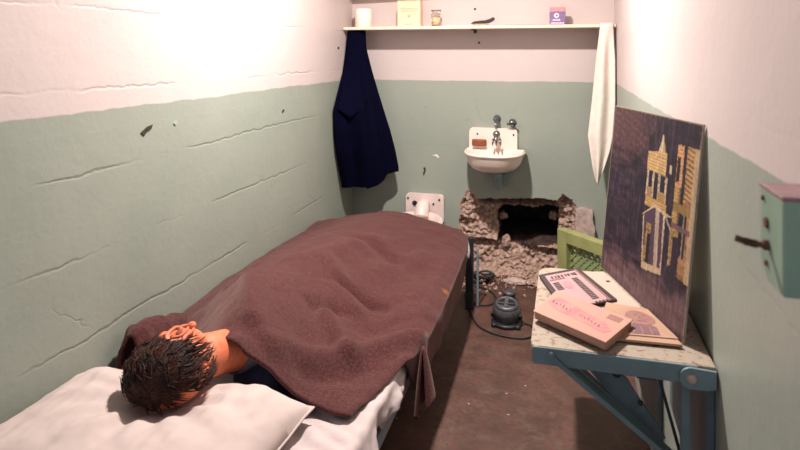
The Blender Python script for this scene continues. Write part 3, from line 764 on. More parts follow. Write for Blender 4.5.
# pillow
PX0, PX1, PY0, PY1 = .016, .700, -2.88, -2.350
def pilpt(u, v, top):
    a = u * 2 - 1; b = v * 2 - 1
    ea = 1 - abs(a) ** 3.2; eb = 1 - abs(b) ** 3.0
    prof = (max(ea, 0) * max(eb, 0)) ** .52
    pin = 1 - .05 * (1 - b * b) * a * a; pin2 = 1 - .085 * (1 - a * a) * b * b
    x = (PX0 + PX1) / 2 + (PX1 - PX0) / 2 * a * pin; y = (PY0 + PY1) / 2 + (PY1 - PY0) / 2 * b * pin2
    seam = .470 + .012 * abs(a * b) + .006 * fbm(x * 7, y * 7)
    if top:
        hgt = .110 * prof
        dent = .055 * math.exp(-(((x - .36) / .12) ** 2 + ((y + 2.50) / .13) ** 2))
        hump = .008 * math.exp(-(((x - .56) / .10) ** 2 + ((y + 2.40) / .07) ** 2))
        wr = (.008 * fbm(x * 9, y * 4, 3) + .006 * fbm(x * 20, y * 8, 8)) * min(1, prof * 2)
        r = math.hypot(x - .36, y + 2.5); an = math.atan2(y + 2.5, x - .36)
        wr += .005 * math.sin(an * 13) * math.exp(-((r - .18) / .08) ** 2)
        return Vector((x, y, seam + hgt - dent + hump + wr))
    return Vector((x, y, max(.444, seam - .03 * prof)))
bm = bmesh.new(); grid(bm, lambda u, v: pilpt(u, v, True), 90, 80); grid(bm, lambda u, v: pilpt(u, v, False), 90, 80)
bmesh.ops.remove_doubles(bm, verts=bm.verts[:], dist=.0006)
pw = tag(obj('pillow', bm, M['pillow'], None, True), 'large white pillow at the head of the bed under the dark haired head', 'pillow')
bm = bmesh.new()
edge = [pilpt(1, k / 30, True) for k in range(31)] + [pilpt(1 - k / 30, 1, True) for k in range(1, 31)]
tube(bm, edge, .0035, 6); obj('piping', bm, M['pillow'], pw, True)

# blanket
BY = [-2.45, -2.35, -2.2, -2.0, -1.7, -1.4, -1.1, -.85, -.62]
BC = [.47, .46, .42, .36, .32, .33, .37, .42, .42]; BW = [.12, .14, .18, .23, .25, .27, .28, .29, .32]; BH = [.175, .19, .20, .195, .165, .14, .125, .105, .085]
SEG = [((.30, -1.95), (.47, -2.25), .022, .035), ((.56, -1.93), (.70, -2.08), .020, .03), ((.55, -2.28), (.86, -1.84), .022, .035), ((.62, -2.25), (.80, -2.12), -.010, .03),
       ((.54, -1.70), (.68, -1.70), -.030, .03), ((.52, -1.95), (.57, -1.88), -.022, .03), ((.45, -1.60), (.62, -1.80), .018, .04), ((.36, -1.65), (.50, -1.20), .014, .05),
       ((.60, -1.45), (.72, -1.15), .012, .05), ((.18, -1.9), (.20, -1.0), .012, .03), ((.45, -1.25), (.62, -1.30), -.018, .04), ((.70, -1.9), (.86, -1.7), -.012, .04)]
def segd(p, a, b):
    ax, ay = a; bx_, by = b; dx, dy = bx_ - ax, by - ay
    t_ = max(0, min(1, ((p[0] - ax) * dx + (p[1] - ay) * dy) / (dx * dx + dy * dy)))
    return math.hypot(p[0] - ax - t_ * dx, p[1] - ay - t_ * dy)
def bz(x, y):
    c, w, h = interp(y, BY, BC), interp(y, BY, BW), interp(y, BY, BH)
    d = (x - c) / w
    if d < 0: d *= 1.12
    z = .453 + h * math.exp(-abs(d) ** 2.3)
    for a, b, am, wd in SEG:
        z += 1.35 * am * math.exp(-(segd((x, y), a, b) / wd) ** 2)
    z += .009 * fbm(x * 5, y * 4, 2) + .004 * fbm(x * 14, y * 11, 5)
    return max(z, .447)
HX = [.010, .10, .20, .30, .40, .47, .53, .58, .68, .79]; HYv = [-1.98, -2.06, -2.14, -2.235, -2.325, -2.375, -2.385, -2.350, -2.325, -2.335]
def xr(y): return interp(y, [-2.34, -2.2, -1.98, -1.85, -1.5, -.9, -.6], [.785, .812, .858, .870, .872, .862, .828])
NS, NTOP, NSK = 170, 90, 16
bm = bmesh.new(); rows = []
for i in range(NS + 10):
    row = []
    s = min(1, i / NS); ft = max(0, i - NS) / 9
    for j in range(NTOP + NSK + 1):
        if j <= NTOP:
            t_ = j / NTOP; x_ = .010 + (.80 - .010) * t_
            y0 = interp(x_, HX, HYv); y = y0 + (-.605 - y0) * s
            x = .010 + (xr(y) - .010) * t_
            z = bz(x, y)
            ed = xr(y) - x
            hang = sstep(-2.0, -1.90, y)
            z -= hang * .022 * (1 - sstep(0, .05, ed)) ** 1
            x += 0
            z -= .03 * (1 - sstep(0, .07, -.605 - y)) if ft == 0 else .03
            if ft > 0: y += .012 * math.sin(ft * 1.5); z -= .06 * ft
            base = (x, y, z)
        else:
            q = (j - NTOP) / NSK
            x, y, z = base
            hang = sstep(-2.03, -1.88, y)
            drop = (.155 + .02 * math.sin(y * 9)) * hang * (1 - .6 * ft) * (1 - .72 * sstep(-1.05, -.66, y))
            ftap = 1 - sstep(-1.15, -.75, y)
            flare = .030 * math.exp(-((y + 1.86) / .05) ** 2) - .020 + .006 * math.sin(y * 11) + .004 * math.sin(y * 27)
            x2 = x + hang * (.008 * math.sin(min(1, q * 2) * math.pi / 2) * ftap + flare * q * ftap)
            row.append(bm.verts.new((x2, y + .035 * hang * q * math.exp(-((y + 1.92) / .06) ** 2), z - drop * q - .0008 * q))); continue
        row.append(bm.verts.new((x, y, z)))
    rows.append(row)
for A, B in zip(rows, rows[1:]):
    for k in range(len(A) - 1): bm.faces.new((A[k], A[k + 1], B[k + 1], B[k]))
bl = obj('blanket', bm, M['blanket'], None, True); modify(bl, 'SOLIDIFY', thickness=.007, offset=1)
tag(bl, 'reddish brown wool blanket spread over the dummy sleeper on the bed', 'blanket')
# curled fold of the hanging edge
def curl(u, v):
    a = math.radians(-62 + 305 * v) 
    r = .006 + .032 * u ** .8
    cx_, cy_ = .888 + .012 * u, -1.905 - .035 * u
    return Vector((max(.86, cx_ + r * math.cos(a) * .9), cy_ + r * math.sin(a) * 1.5, .452 - .175 * u + .03 * u * math.cos(a)))
bm = bmesh.new(); grid(bm, curl, 24, 28); cf = obj('curled_edge', bm, M['blanket'], bl, True); modify(cf, 'SOLIDIFY', thickness=.006)
# the corner of the blanket bunched against the wall behind the head
def foldpt(u, v):
    y = -2.285 + .26 * u
    a = math.pi * (v * 1.25 - .1)
    r = interp(u, [0, .15, .5, 1], [.035, .055, .06, .03])
    return Vector((max(.008, .072 - r * math.cos(a) + .008 * fbm(u * 6, v * 5)), y + .02 * math.sin(v * 3), .475 + interp(u, [0, .15, .5, 1], [.075, .105, .085, .04]) * math.sin(a) * (1 + .15 * fbm(u * 5, v * 3, 2)) + .03 * (1 - u) * 0))
bm = bmesh.new(); grid(bm, foldpt, 40, 30); fo = obj('bunched_corner', bm, M['blanket'], bl, True); modify(fo, 'SOLIDIFY', thickness=.007)

# ------------------------------------------------------------------ the dummy: replica head posed as a sleeper, body added under the blanket
HC = Vector((.372, -2.468, .608))
kk = Vector((-.34, -.94, -.06)).normalized()                 # crown
ff = Vector((-.90, .34, -.07)); ff = (ff - kk * ff.dot(kk)).normalized()   # face
ee = ff.cross(kk).normalized()                               # right ear, upward
HM = Matrix.Translation(HC) @ Matrix((ee, ff, kk)).transposed().to_4x4() @ Matrix.Scale(1.07, 4)   # local x right, y face, z crown
def ell(bm, c, r, rot=None, seg=24, M4=Matrix()):
    q = bmesh.ops.create_uvsphere(bm, u_segments=seg, v_segments=seg // 2, radius=1.0)
    for v in q['verts']:
        p = Vector((v.co.x * r[0], v.co.y * r[1], v.co.z * r[2]))
        if rot is not None: p = rot @ p
        v.co = M4 @ (Vector(c) + p)
pr = thing('dummy', 'dummy posed asleep in bed under the brown blanket, dark tousled hair, facing the wall', 'dummy', (.42, -2.0, .46))
bm = bmesh.new()
ell(bm, (0, -.012, .025), (.074, .096, .088), M4=HM)         # cranium
ell(bm, (0, .040, -.03), (.060, .060, .085), M4=HM)          # face
ell(bm, (0, .055, -.085), (.042, .042, .035), M4=HM)         # jaw
ell(bm, (0, .088, .02), (.050, .014, .012), M4=HM)           # brow
ell(bm, (.040, .070, -.025), (.020, .022, .018), M4=HM)      # cheek
ell(bm, (-.040, .070, -.025), (.020, .022, .018), M4=HM)
ell(bm, (0, .108, -.028), (.013, .020, .014), M4=HM)         # nose
ell(bm, (0, .098, -.008), (.009, .014, .026), M4=HM)
ell(bm, (0, .092, -.062), (.022, .012, .006), M4=HM)         # lips
ell(bm, (0, .089, -.072), (.019, .012, .006), M4=HM)
ell(bm, (0, .085, -.100), (.018, .016, .014), M4=HM)         # chin
nb = HM @ Vector((0, -.020, -.045)); sh_ = Vector((.47, -2.24, .570))
tube(bm, [nb, nb.lerp(sh_, .35), nb.lerp(sh_, .7), sh_, Vector((.45, -2.12, .54))], [.060, .058, .060, .062, .065], 20)
rz = Matrix.Rotation(math.radians(8), 3, 'Z')
ell(bm, (.405, -2.04, .52), (.105, .17, .052), rz, 28)        # shoulders, on the side
ell(bm, (.36, -1.75, .505), (.11, .24, .055), None, 28)
ell(bm, (.35, -1.45, .50), (.11, .20, .052), None, 28)
tube(bm, [(.37, -1.40, .50), (.42, -1.10, .50), (.43, -.80, .49)], [.052, .046, .036], 16)
tube(bm, [(.31, -1.40, .50), (.32, -1.08, .50), (.38, -.80, .49)], [.052, .046, .036], 16)
ell(bm, (.44, -.76, .485), (.035, .06, .035)); ell(bm, (.37, -.76, .485), (.035, .06, .035))
body = obj('body', bm, M['skin'], pr, True)
md = modify(body, 'REMESH', mode='VOXEL', voxel_size=.006, use_smooth_shade=True)
modify(body, 'SMOOTH', factor=.6, iterations=5)
bpy.context.view_layer.update(); bake(body)
for p in body.data.polygons: p.use_smooth = True
# ear on the upper side
bm = bmesh.new()
EM = HM @ Matrix.Translation((.070, -.018, -.014)) @ Matrix.Rotation(math.radians(-22), 4, 'Z') @ Matrix.Rotation(math.radians(-10), 4, 'X') @ Matrix.Rotation(math.radians(-20), 4, 'Y') @ Matrix.Diagonal((1.15, 1.3, 1.08, 1))
ringpts = []
for k in range(29):
    a = math.radians(-70 + 300 * k / 28)
    ry, rz_ = (.017, .030) if math.sin(a) > 0 else (.013, .028)
    ringpts.append(EM @ Vector((.014 + .004 * math.sin(a), -.001 - ry * math.cos(a), rz_ * math.sin(a))))
tube(bm, ringpts, [.0035 + .0025 * math.sin(math.pi * k / 28) for k in range(29)], 10)
ell(bm, (.004, -.002, .002), (.010, .015, .028), M4=EM)
tube(bm, [EM @ Vector(p) for p in ((.012, -.006, .018), (.015, -.008, .002), (.013, -.002, -.014), (.011, .004, -.020))], [.003, .004, .004, .003], 8)
ell(bm, (.010, .009, -.004), (.006, .005, .007), M4=EM)
ell(bm, (.009, .004, -.027), (.007, .008, .010), M4=EM)
obj('ear', bm, M['skin'], pr, True)
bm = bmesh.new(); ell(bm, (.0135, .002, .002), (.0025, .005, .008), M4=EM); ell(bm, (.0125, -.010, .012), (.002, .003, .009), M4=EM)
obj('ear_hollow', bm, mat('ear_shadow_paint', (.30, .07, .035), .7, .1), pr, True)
# hair: a cap over the skull and many tapering locks
def scalp(th, ph, r=1.0):
    d = Vector((math.sin(th) * math.cos(ph), math.sin(th) * math.sin(ph), math.cos(th)))
    return Vector((d.x * .074 * r, -.012 + d.y * .096 * r, .025 + d.z * .088 * r)), d
def inhair(p):
    # p local: hairline in front, round the ear, down to the nape
    front = p.y < .058 + .35 * (p.z - .03)
    low = p.z > (.022 if p.y < -.045 else .022 + (p.y + .045) * .25) and p.x > -.006 - .016 * (p.z > .08)
    ear = not (abs(p.x) > .045 and -.045 < p.y < .030 and p.z < .020)
    return front and low and ear and p.y < .07
bm = bmesh.new(); bmesh.ops.create_uvsphere(bm, u_segments=64, v_segments=40, radius=1.0)
for v in bm.verts:
    n = v.co.normalized()
    k = 1.07 + .05 * noise.noise(n * 5) + .03 * noise.noise(n * 13)
    v.co = Vector((n.x * .074 * k, -.012 + n.y * .096 * k, .025 + n.z * .088 * k))
bmesh.ops.delete(bm, geom=[f for f in bm.faces if not inhair(f.calc_center_median())], context='FACES')
for v in bm.verts: v.co = HM @ v.co
rnd = random.Random(5)
def lock(p, d, flow, L, r0, lift):
    pts = []; rad = []
    q = p.copy(); dirv = flow.normalized()
    for s in range(7):
        pts.append(HM @ q); rad.append(r0 * (1 - (s / 6) ** 1.5) + .0004)
        c = Vector((q.x / .074, (q.y + .012) / .096, (q.z - .025) / .088))
        n = Vector((c.x / .074, c.y / .096, c.z / .088)).normalized()
        dirv = (dirv - n * dirv.dot(n) * .9 + n * lift * (s / 6)).normalized() + Vector((rnd.gauss(0, .10), rnd.gauss(0, .10), rnd.gauss(0, .10)))
        q = q + dirv.normalized() * L / 6
        c = Vector((q.x / .074, (q.y + .012) / .096, (q.z - .025) / .088))
        if c.length < 1.06: c = c.normalized() * 1.06; q = Vector((c.x * .074, c.y * .096 - .012, c.z * .088 + .025))
    tube(bm, pts, rad, 5, False)
cnt = 0
while cnt < 900:
    th = math.acos(rnd.uniform(-.75, 1)); ph = rnd.uniform(0, 2 * math.pi)
    p, d = scalp(th, ph, 1.05)
    if not inhair(p): continue
    whorl = Vector((0, -.6, .8))
    flow = (d - whorl * d.dot(whorl)) * 1.0 + Vector((0, .1, -.35))
    if p.y < -.03 and p.z < .03: flow = Vector((rnd.uniform(-.3, .5), -.1, -1))
    lock(p, d, flow + Vector((rnd.gauss(0, .35), rnd.gauss(0, .35), rnd.gauss(0, .35))), rnd.uniform(.025, .05), rnd.uniform(.0012, .0030), rnd.uniform(-.2, .35))
    cnt += 1
for k in range(60):                                          # loose strands towards the nape and behind the ear
    p = Vector((rnd.uniform(-.02, .07), rnd.uniform(-.095, -.03), rnd.uniform(.0, .03)))
    lock(p, None, Vector((.2, -.1, -1)), rnd.uniform(.04, .07), .0022, .5)
obj('hair', bm, M['hair'], pr, True)
# shirt round the shoulders
bm = bmesh.new()
ell(bm, (.405, -2.04, .520), (.125, .19, .062), rz, 32)
tube(bm, [(.475, -2.23, .555), (.46, -2.1, .54)], [.066, .075], 24)
ell(bm, (.55, -2.325, .456), (.125, .070, .028), Matrix.Rotation(-.05, 3, 'Z'), 24)
ell(bm, (.50, -2.27, .50), (.07, .075, .05), None, 24)
so = obj('shirt', bm, M['shirt'], pr, True)
modify(so, 'REMESH', mode='VOXEL', voxel_size=.008, use_smooth_shade=True); modify(so, 'SMOOTH', factor=.6, iterations=6)
bpy.context.view_layer.update(); bake(so)
for v in so.data.vertices: v.co += Vector((0, 0, .006 * fbm(v.co.x * 22, v.co.y * 22)))
for p in so.data.polygons: p.use_smooth = True
bm = bmesh.new()
nd = (sh_ - nb).normalized(); s1 = nd.cross(Vector((0, 0, 1))).normalized(); s2 = s1.cross(nd)
cc = nb.lerp(sh_, .72)
ringA = []
for rr, off in ((.060, -.018), (.064, -.022), (.068, .0), (.070, .03), (.064, .035)):
    ringA.append([bm.verts.new(cc + nd * off + rr * (1 + .04 * math.sin(3 * a)) * (math.cos(a) * s1 + math.sin(a) * s2)) for a in [2 * math.pi * k / 32 for k in range(32)]])
for A, B in zip(ringA, ringA[1:]):
    for k in range(32): bm.faces.new((A[k], A[(k + 1) % 32], B[(k + 1) % 32], B[k]))
obj('collar', bm, M['collar'], pr, True)

# ------------------------------------------------------------------ fold-down table
FX = (1, 1, 1, 0, 0, 0)
tb = thing('wall_table', 'fold down wall table with cream rusty top and blue grey brackets', 'table', (1.36, -2.10, 0))
TX0, TX1, TY0, TY1, TZ = 1.193, 1.517, -2.325, -1.885, .699
pts = [(TX1, TY0), (TX1, TY1)] + [(TX0 + .03 + .03 * math.cos(math.radians(a)), TY1 - .03 + .03 * math.sin(math.radians(a))) for a in range(90, 181, 15)] + [(TX0 + .014 + .014 * math.cos(math.radians(a)), TY0 + .014 + .014 * math.sin(math.radians(a))) for a in range(180, 271, 15)]
bm = bmesh.new(); prism(bm, pts, TZ - .012, TZ, bev=.003); obj('tabletop', bm, M['ttop'], tb)
bm = bmesh.new()
box(bm, TX0 + .004, TX1 - .03, TY0 - .003, TY0 + .004, TZ - .034, TZ - .001, bev=.0015)
box(bm, TX0 + .002, TX0 + .008, TY0 + .006, TY1 - .03, TZ - .034, TZ - .012); box(bm, TX0 + .03, TX1, TY1 - .010, TY1 - .004, TZ - .034, TZ - .012)
fb = obj('apron', bm, M['tframe'], tb)
bm = bmesh.new(); lathe(bm, [(.0075, 0), (.0065, .003), (.003, .005), (0, .0055)], 16, M4=at((1.232, TY0 - .003, TZ - .013), 'y')); obj('rivet', bm, M['tframe'], fb, True)
br = bmesh.new()
pts = [(1.516, TZ - .036), (1.516, TZ - .004), (1.474, TZ - .002)] + [(1.474 + .019 * math.cos(math.radians(a)), TZ - .021 + .019 * math.sin(math.radians(a))) for a in range(90, 271, 15)] + [(1.50, TZ - .040)]
prism(br, pts, .0, .006, bev=.001)
for v in br.verts: v.co = Vector((v.co.x, TY0 - .004 - v.co.z, v.co.y))
bk = obj('hinge_bracket', br, M['tframe'], tb)
bm = bmesh.new(); lathe(bm, [(.009, 0), (.008, .003), (.004, .006), (0, .0065)], 16, M4=at((1.475, TY0 - .010, TZ - .021), 'y')); obj('pivot_bolt', bm, M['chunkpaint'], bk, True)
bm = bmesh.new(); bar(bm, (1.232, TY0 + .008, TZ - .016), (1.513, TY0 + .012, .470), .033, .007, (0, 1, 0), bev=.001)
st = obj('strut', bm, M['tframe'], tb)
for v in st.data.vertices: pass
bm = bmesh.new(); prism(bm, [(1.262, .690), (1.345, .654), (1.372, .638), (1.392, .606), (1.440, .535), (1.410, .535), (1.318, .628)], 0, .006, bev=.001)
for v in bm.verts: v.co = Vector((v.co.x, TY0 + .045 - v.co.z, v.co.y))
st2 = obj('strut', bm, M['tframe2'], tb)
bm = bmesh.new(); bmesh.ops.create_uvsphere(bm, u_segments=14, v_segments=8, radius=.008, matrix=Matrix.Translation((1.352, TY0 + .036, .648))); obj('knob', bm, M['bedmetal'], st2, True)
bm = bmesh.new(); bmesh.ops.create_uvsphere(bm, u_segments=12, v_segments=8, radius=.005, matrix=Matrix.Translation((1.395, TY0 + .036, .598))); obj('knob', bm, M['bedmetal'], st2, True)
bm = bmesh.new(); box(bm, 1.463, 1.478, TY0 + .020, TY0 + .034, .0, TZ - .035, bev=.001); obj('support_post', bm, M['tframe'], tb)
bm = bmesh.new(); box(bm, 1.506, 1.518, TY0 + .02, TY1 - .02, .40, TZ - .013); obj('wall_plate', bm, M['tframe2'], tb)
bm = bmesh.new(); box(bm, 1.385, 1.42, TY0 + .012, TY0 + .03, TZ - .044, TZ - .034, bev=.002); obj('latch', bm, M['bedmetal'], tb)
bm = bmesh.new(); bar(bm, (1.420, TY0 + .07, TZ - .02), (1.500, TY0 + .07, .38), .030, .006, (0, 1, 0)); obj('strut', bm, M['bedmetal'], tb)

# the second fold-down leaf on the same wall, lower and beyond the table
ws = thing('folding_bench', 'lower fold down bench on right wall, beyond the table and mostly hidden by it', 'seat', (1.36, -1.43, 0))
bm = bmesh.new(); prism(bm, rrect(1.19, 1.517, -1.70, -1.245, .02), .428, .440, bev=.003); obj('bench_top', bm, M['ttop'], ws)
for y in (-1.69, -1.255):
    bm = bmesh.new(); box(bm, 1.195, 1.517, y - .008, y - .002, .405, .430); obj('apron', bm, M['tframe'], ws)
    bm = bmesh.new(); bar(bm, (1.225, y, .415), (1.515, y, .17), .026, .006, (0, 1, 0), bev=.001); obj('strut', bm, M['tframe2'], ws)
bm = bmesh.new(); box(bm, 1.507, 1.518, -1.70, -1.245, .12, .43); obj('wall_plate', bm, M['tframe2'], ws)
# papers on the table
def slab(bm, quad_, z0, z1, mi=0, bev=0):
    prism(bm, quad_, z0, z1, mi, bev)
def lerp2(q, u, v):
    (ax, ay), (bx_, by), (cx_, cy), (dx, dy) = q
    return ((1 - u) * (1 - v) * ax + u * (1 - v) * bx_ + u * v * cx_ + (1 - u) * v * dx, (1 - u) * (1 - v) * ay + u * (1 - v) * by + u * v * cy + (1 - u) * v * dy)
def sub(q, u0, u1, v0, v1): return [lerp2(q, u0, v0), lerp2(q, u1, v0), lerp2(q, u1, v1), lerp2(q, u0, v1)]
ps = thing('paper_sheet', 'plain pale paper sheet lying between dark bordered magazine and painting', 'paper', (1.36, -2.0, TZ))
WQ = [(1.295, -1.905), (1.352, -1.888), (1.418, -2.095), (1.355, -2.135)]
bm = bmesh.new(); slab(bm, WQ, TZ + .0005, TZ + .0035); obj('sheet', bm, M['page2'], ps)
bm = bmesh.new(); slab(bm, sub(WQ, .70, .85, .28, .32), TZ + .0034, TZ + .0042); obj('ink_mark', bm, M['magblack'], ps)
pm = thing('portrait_magazine', 'cream booklet with mauve portrait of a man against the painting', 'magazine', (1.39, -2.19, TZ))
PQ = [(1.305, -2.275), (1.472, -2.268), (1.430, -2.125), (1.350, -2.110)]
bm = bmesh.new(); slab(bm, PQ, TZ + .004, TZ + .0085); obj('pages', bm, M['page'], pm)
PQ2 = [(1.318, -2.258), (1.468, -2.248), (1.428, -2.118), (1.345, -2.104)]
bm = bmesh.new(); slab(bm, PQ2, TZ + .0086, TZ + .0105); obj('cover', bm, M['page'], pm)
zc = TZ + .0104
bm = bmesh.new()
pts = [(lerp2(PQ2, .66 + .26 * math.cos(a), .60 + .24 * math.sin(a))) for a in [2 * math.pi * k / 24 for k in range(24)]]
slab(bm, pts, zc, zc + .0005); obj('portrait_head', bm, M['mauvelight'], pm)
bm = bmesh.new(); slab(bm, [lerp2(PQ2, .40, .04), lerp2(PQ2, .80, .05), lerp2(PQ2, .84, .30), lerp2(PQ2, .74, .42), lerp2(PQ2, .56, .42), lerp2(PQ2, .36, .28)], zc, zc + .0004); obj('portrait_jacket', bm, M['mauve'], pm)
bm = bmesh.new()
for u, v in ((.56, .66), (.71, .66)): slab(bm, sub(PQ2, u, u + .07, v, v + .025), zc + .0004, zc + .0008)
slab(bm, sub(PQ2, .645, .675, .55, .64), zc + .0004, zc + .0008); slab(bm, sub(PQ2, .59, .73, .47, .495), zc + .0004, zc + .0008)
obj('portrait_features', bm, M['mauve'], pm)
bm = bmesh.new()
for u in (.46, .58, .70): slab(bm, [lerp2(PQ2, u, .07), lerp2(PQ2, u + .02, .07), lerp2(PQ2, u + .03, .30), lerp2(PQ2, u + .01, .30)], zc + .0004, zc + .0007)
obj('jacket_lines', bm, M['mauvelight'], pm)

mg = thing('magazine', 'dark bordered magazine with printed columns under the pink book', 'magazine', (1.28, -2.03, TZ))
MQ = [(1.256, -2.166), (1.370, -2.076), (1.290, -1.890), (1.195, -1.968)]     # near-left, near-right, far-right, far-left
bm = bmesh.new(); slab(bm, MQ, TZ + .004, TZ + .0085); obj('pages', bm, M['magblack'], mg)
MI = sub(MQ, .10, .86, .02, .93); zc = TZ + .0084
bm = bmesh.new(); slab(bm, MI, zc, zc + .0005); obj('page', bm, M['magpage'], mg)
bm = bmesh.new(); slab(bm, sub(MQ, .875, .90, .02, .97), zc, zc + .0006); obj('page_edge', bm, M['mauvelight'], mg)
bm = bmesh.new()
for k, (w, h) in enumerate(((.09, 1), (.05, .7), (.07, .7), (.05, .7), (.06, .7), (.07, .7), (.05, .7), (.06, .6))):
    u = .93 - .105 * k; slab(bm, sub(MI, u - w, u, .91 - .05 * h - .01, .94), zc + .0005, zc + .0009)
obj('headline', bm, M['magblack'], mg)
bm = bmesh.new()
for k in range(9):
    u = .50 - .052 * k; slab(bm, sub(MI, u - .036, u, .80, .85), zc + .0005, zc + .0009)
obj('subtitle', bm, M['magred'], mg)
bm = bmesh.new()
for k in range(14): slab(bm, sub(MI, .66, .84, .74 - .05 * k, .775 - .05 * k), zc + .0005, zc + .0009)
obj('text_column', bm, M['magblack'], mg)
bm = bmesh.new()
for k in range(5): slab(bm, sub(MI, .06, .24, .70 - .05 * k, .735 - .05 * k), zc + .0005, zc + .0009)
obj('text_column', bm, M['magblack'], mg)
bm = bmesh.new()
for u in (.66, .75, .84, .93): slab(bm, sub(MI, u, u + .05, .0, .03), zc + .0005, zc + .0009)
obj('bottom_line', bm, M['magblack'], mg)
bm = bmesh.new(); slab(bm, [lerp2(MI, .42 + .14 * math.cos(a), .60 + .12 * math.sin(a)) for a in [2 * math.pi * k / 18 for k in range(18)]], zc + .0005, zc + .0008); obj('picture_spot', bm, M['magpink'], mg)

bk_ = thing('book', 'worn paperback with faded pink lettering lying on the front of the table', 'book', (1.29, -2.21, TZ))
BQ = [(1.193, -2.224), (1.330, -2.330), (1.389, -2.215), (1.238, -2.100)]       # left, near, right, far
cz = TZ + .030
for k, (a, b) in enumerate(((BQ[0], BQ[1]),)): pass
bz0 = TZ + .0095
bm = bmesh.new(); slab(bm, sub(BQ, .015, .985, .015, .985), bz0 + .0015, bz0 + .0126); obj('page_block', bm, M['page'], bk_)
bm = bmesh.new(); slab(bm, BQ, bz0, bz0 + .0016); obj('back_cover', bm, M['cover'], bk_)
bm = bmesh.new(); slab(bm, BQ, bz0 + .0125, bz0 + .0145, bev=.0006); fc = obj('front_cover', bm, M['cover'], bk_)
zt = bz0 + .0144
bm = bmesh.new()
pts = [lerp2(BQ, u, v) for u, v in ((.04, .48), (.20, .34), (.45, .30), (.70, .26), (.88, .22), (.94, .38), (.80, .56), (.58, .62), (.30, .74), (.10, .80))]
slab(bm, pts, zt, zt + .0004); obj('pink_print', bm, M['pinkband'], bk_)
bm = bmesh.new(); rn = random.Random(3)
for k in range(15):
    u = .10 + .052 * k; hgt = .16 if k in (0, 4) else rn.choice((.09, .10, .13)); v = .56 - .014 * k
    slab(bm, sub(BQ, u, u + .012, v - hgt / 2, v + hgt / 2), zt + .0004, zt + .0008)
    slab(bm, sub(BQ, u, u + .036, v + rn.choice((-.04, 0, .035)), v + rn.choice((-.02, .02, .05)) + .012), zt + .0004, zt + .0008)
obj('title_lettering', bm, M['pinklet'], bk_)
bm = bmesh.new(); slab(bm, sub(BQ, .76, .92, .72, .90), zt, zt + .0004); obj('smudge', bm, M['mauvelight'], bk_)

# ------------------------------------------------------------------ painting
pt = thing('painting', 'dark unframed painting of pale gold houses at night standing on the table', 'painting', (1.42, -2.05, TZ))
P1, P2 = Vector((1.348, -1.844, TZ + .002)), Vector((1.476, -2.249, TZ + .002)); UPV = Vector((.0385, .0122, .421))
du = P2 - P1; nP = du.cross(UPV).normalized()
if nP.x > 0: nP = -nP
def PP(u, v, n): return P1 + du * u + UPV * v + nP * n
bm = bmesh.new()
vs = [bm.verts.new(PP(u, v, n)) for n in (0, -.0035) for u, v in ((0, 0), (1, 0), (1, 1), (0, 1))]
bm.faces.new(vs[:4]); bm.faces.new(vs[4:][::-1])
for k in range(4): bm.faces.new((vs[k], vs[(k + 1) % 4], vs[4 + (k + 1) % 4], vs[4 + k]))
obj('board', bm, mat('board_edge', (.36, .30, .25), .8, .15, 40), pt)
NAVY, PURP, BROWN, GOLD, CREAM, ORNG, MAUV, DARK = [np.array(c) for c in ((.026, .018, .034), (.070, .040, .066), (.165, .075, .085), (.50, .31, .115), (.55, .42, .30), (.34, .165, .08), (.19, .105, .115), (.016, .011, .020))]
def tri_in(p, poly): return inside(p, poly)
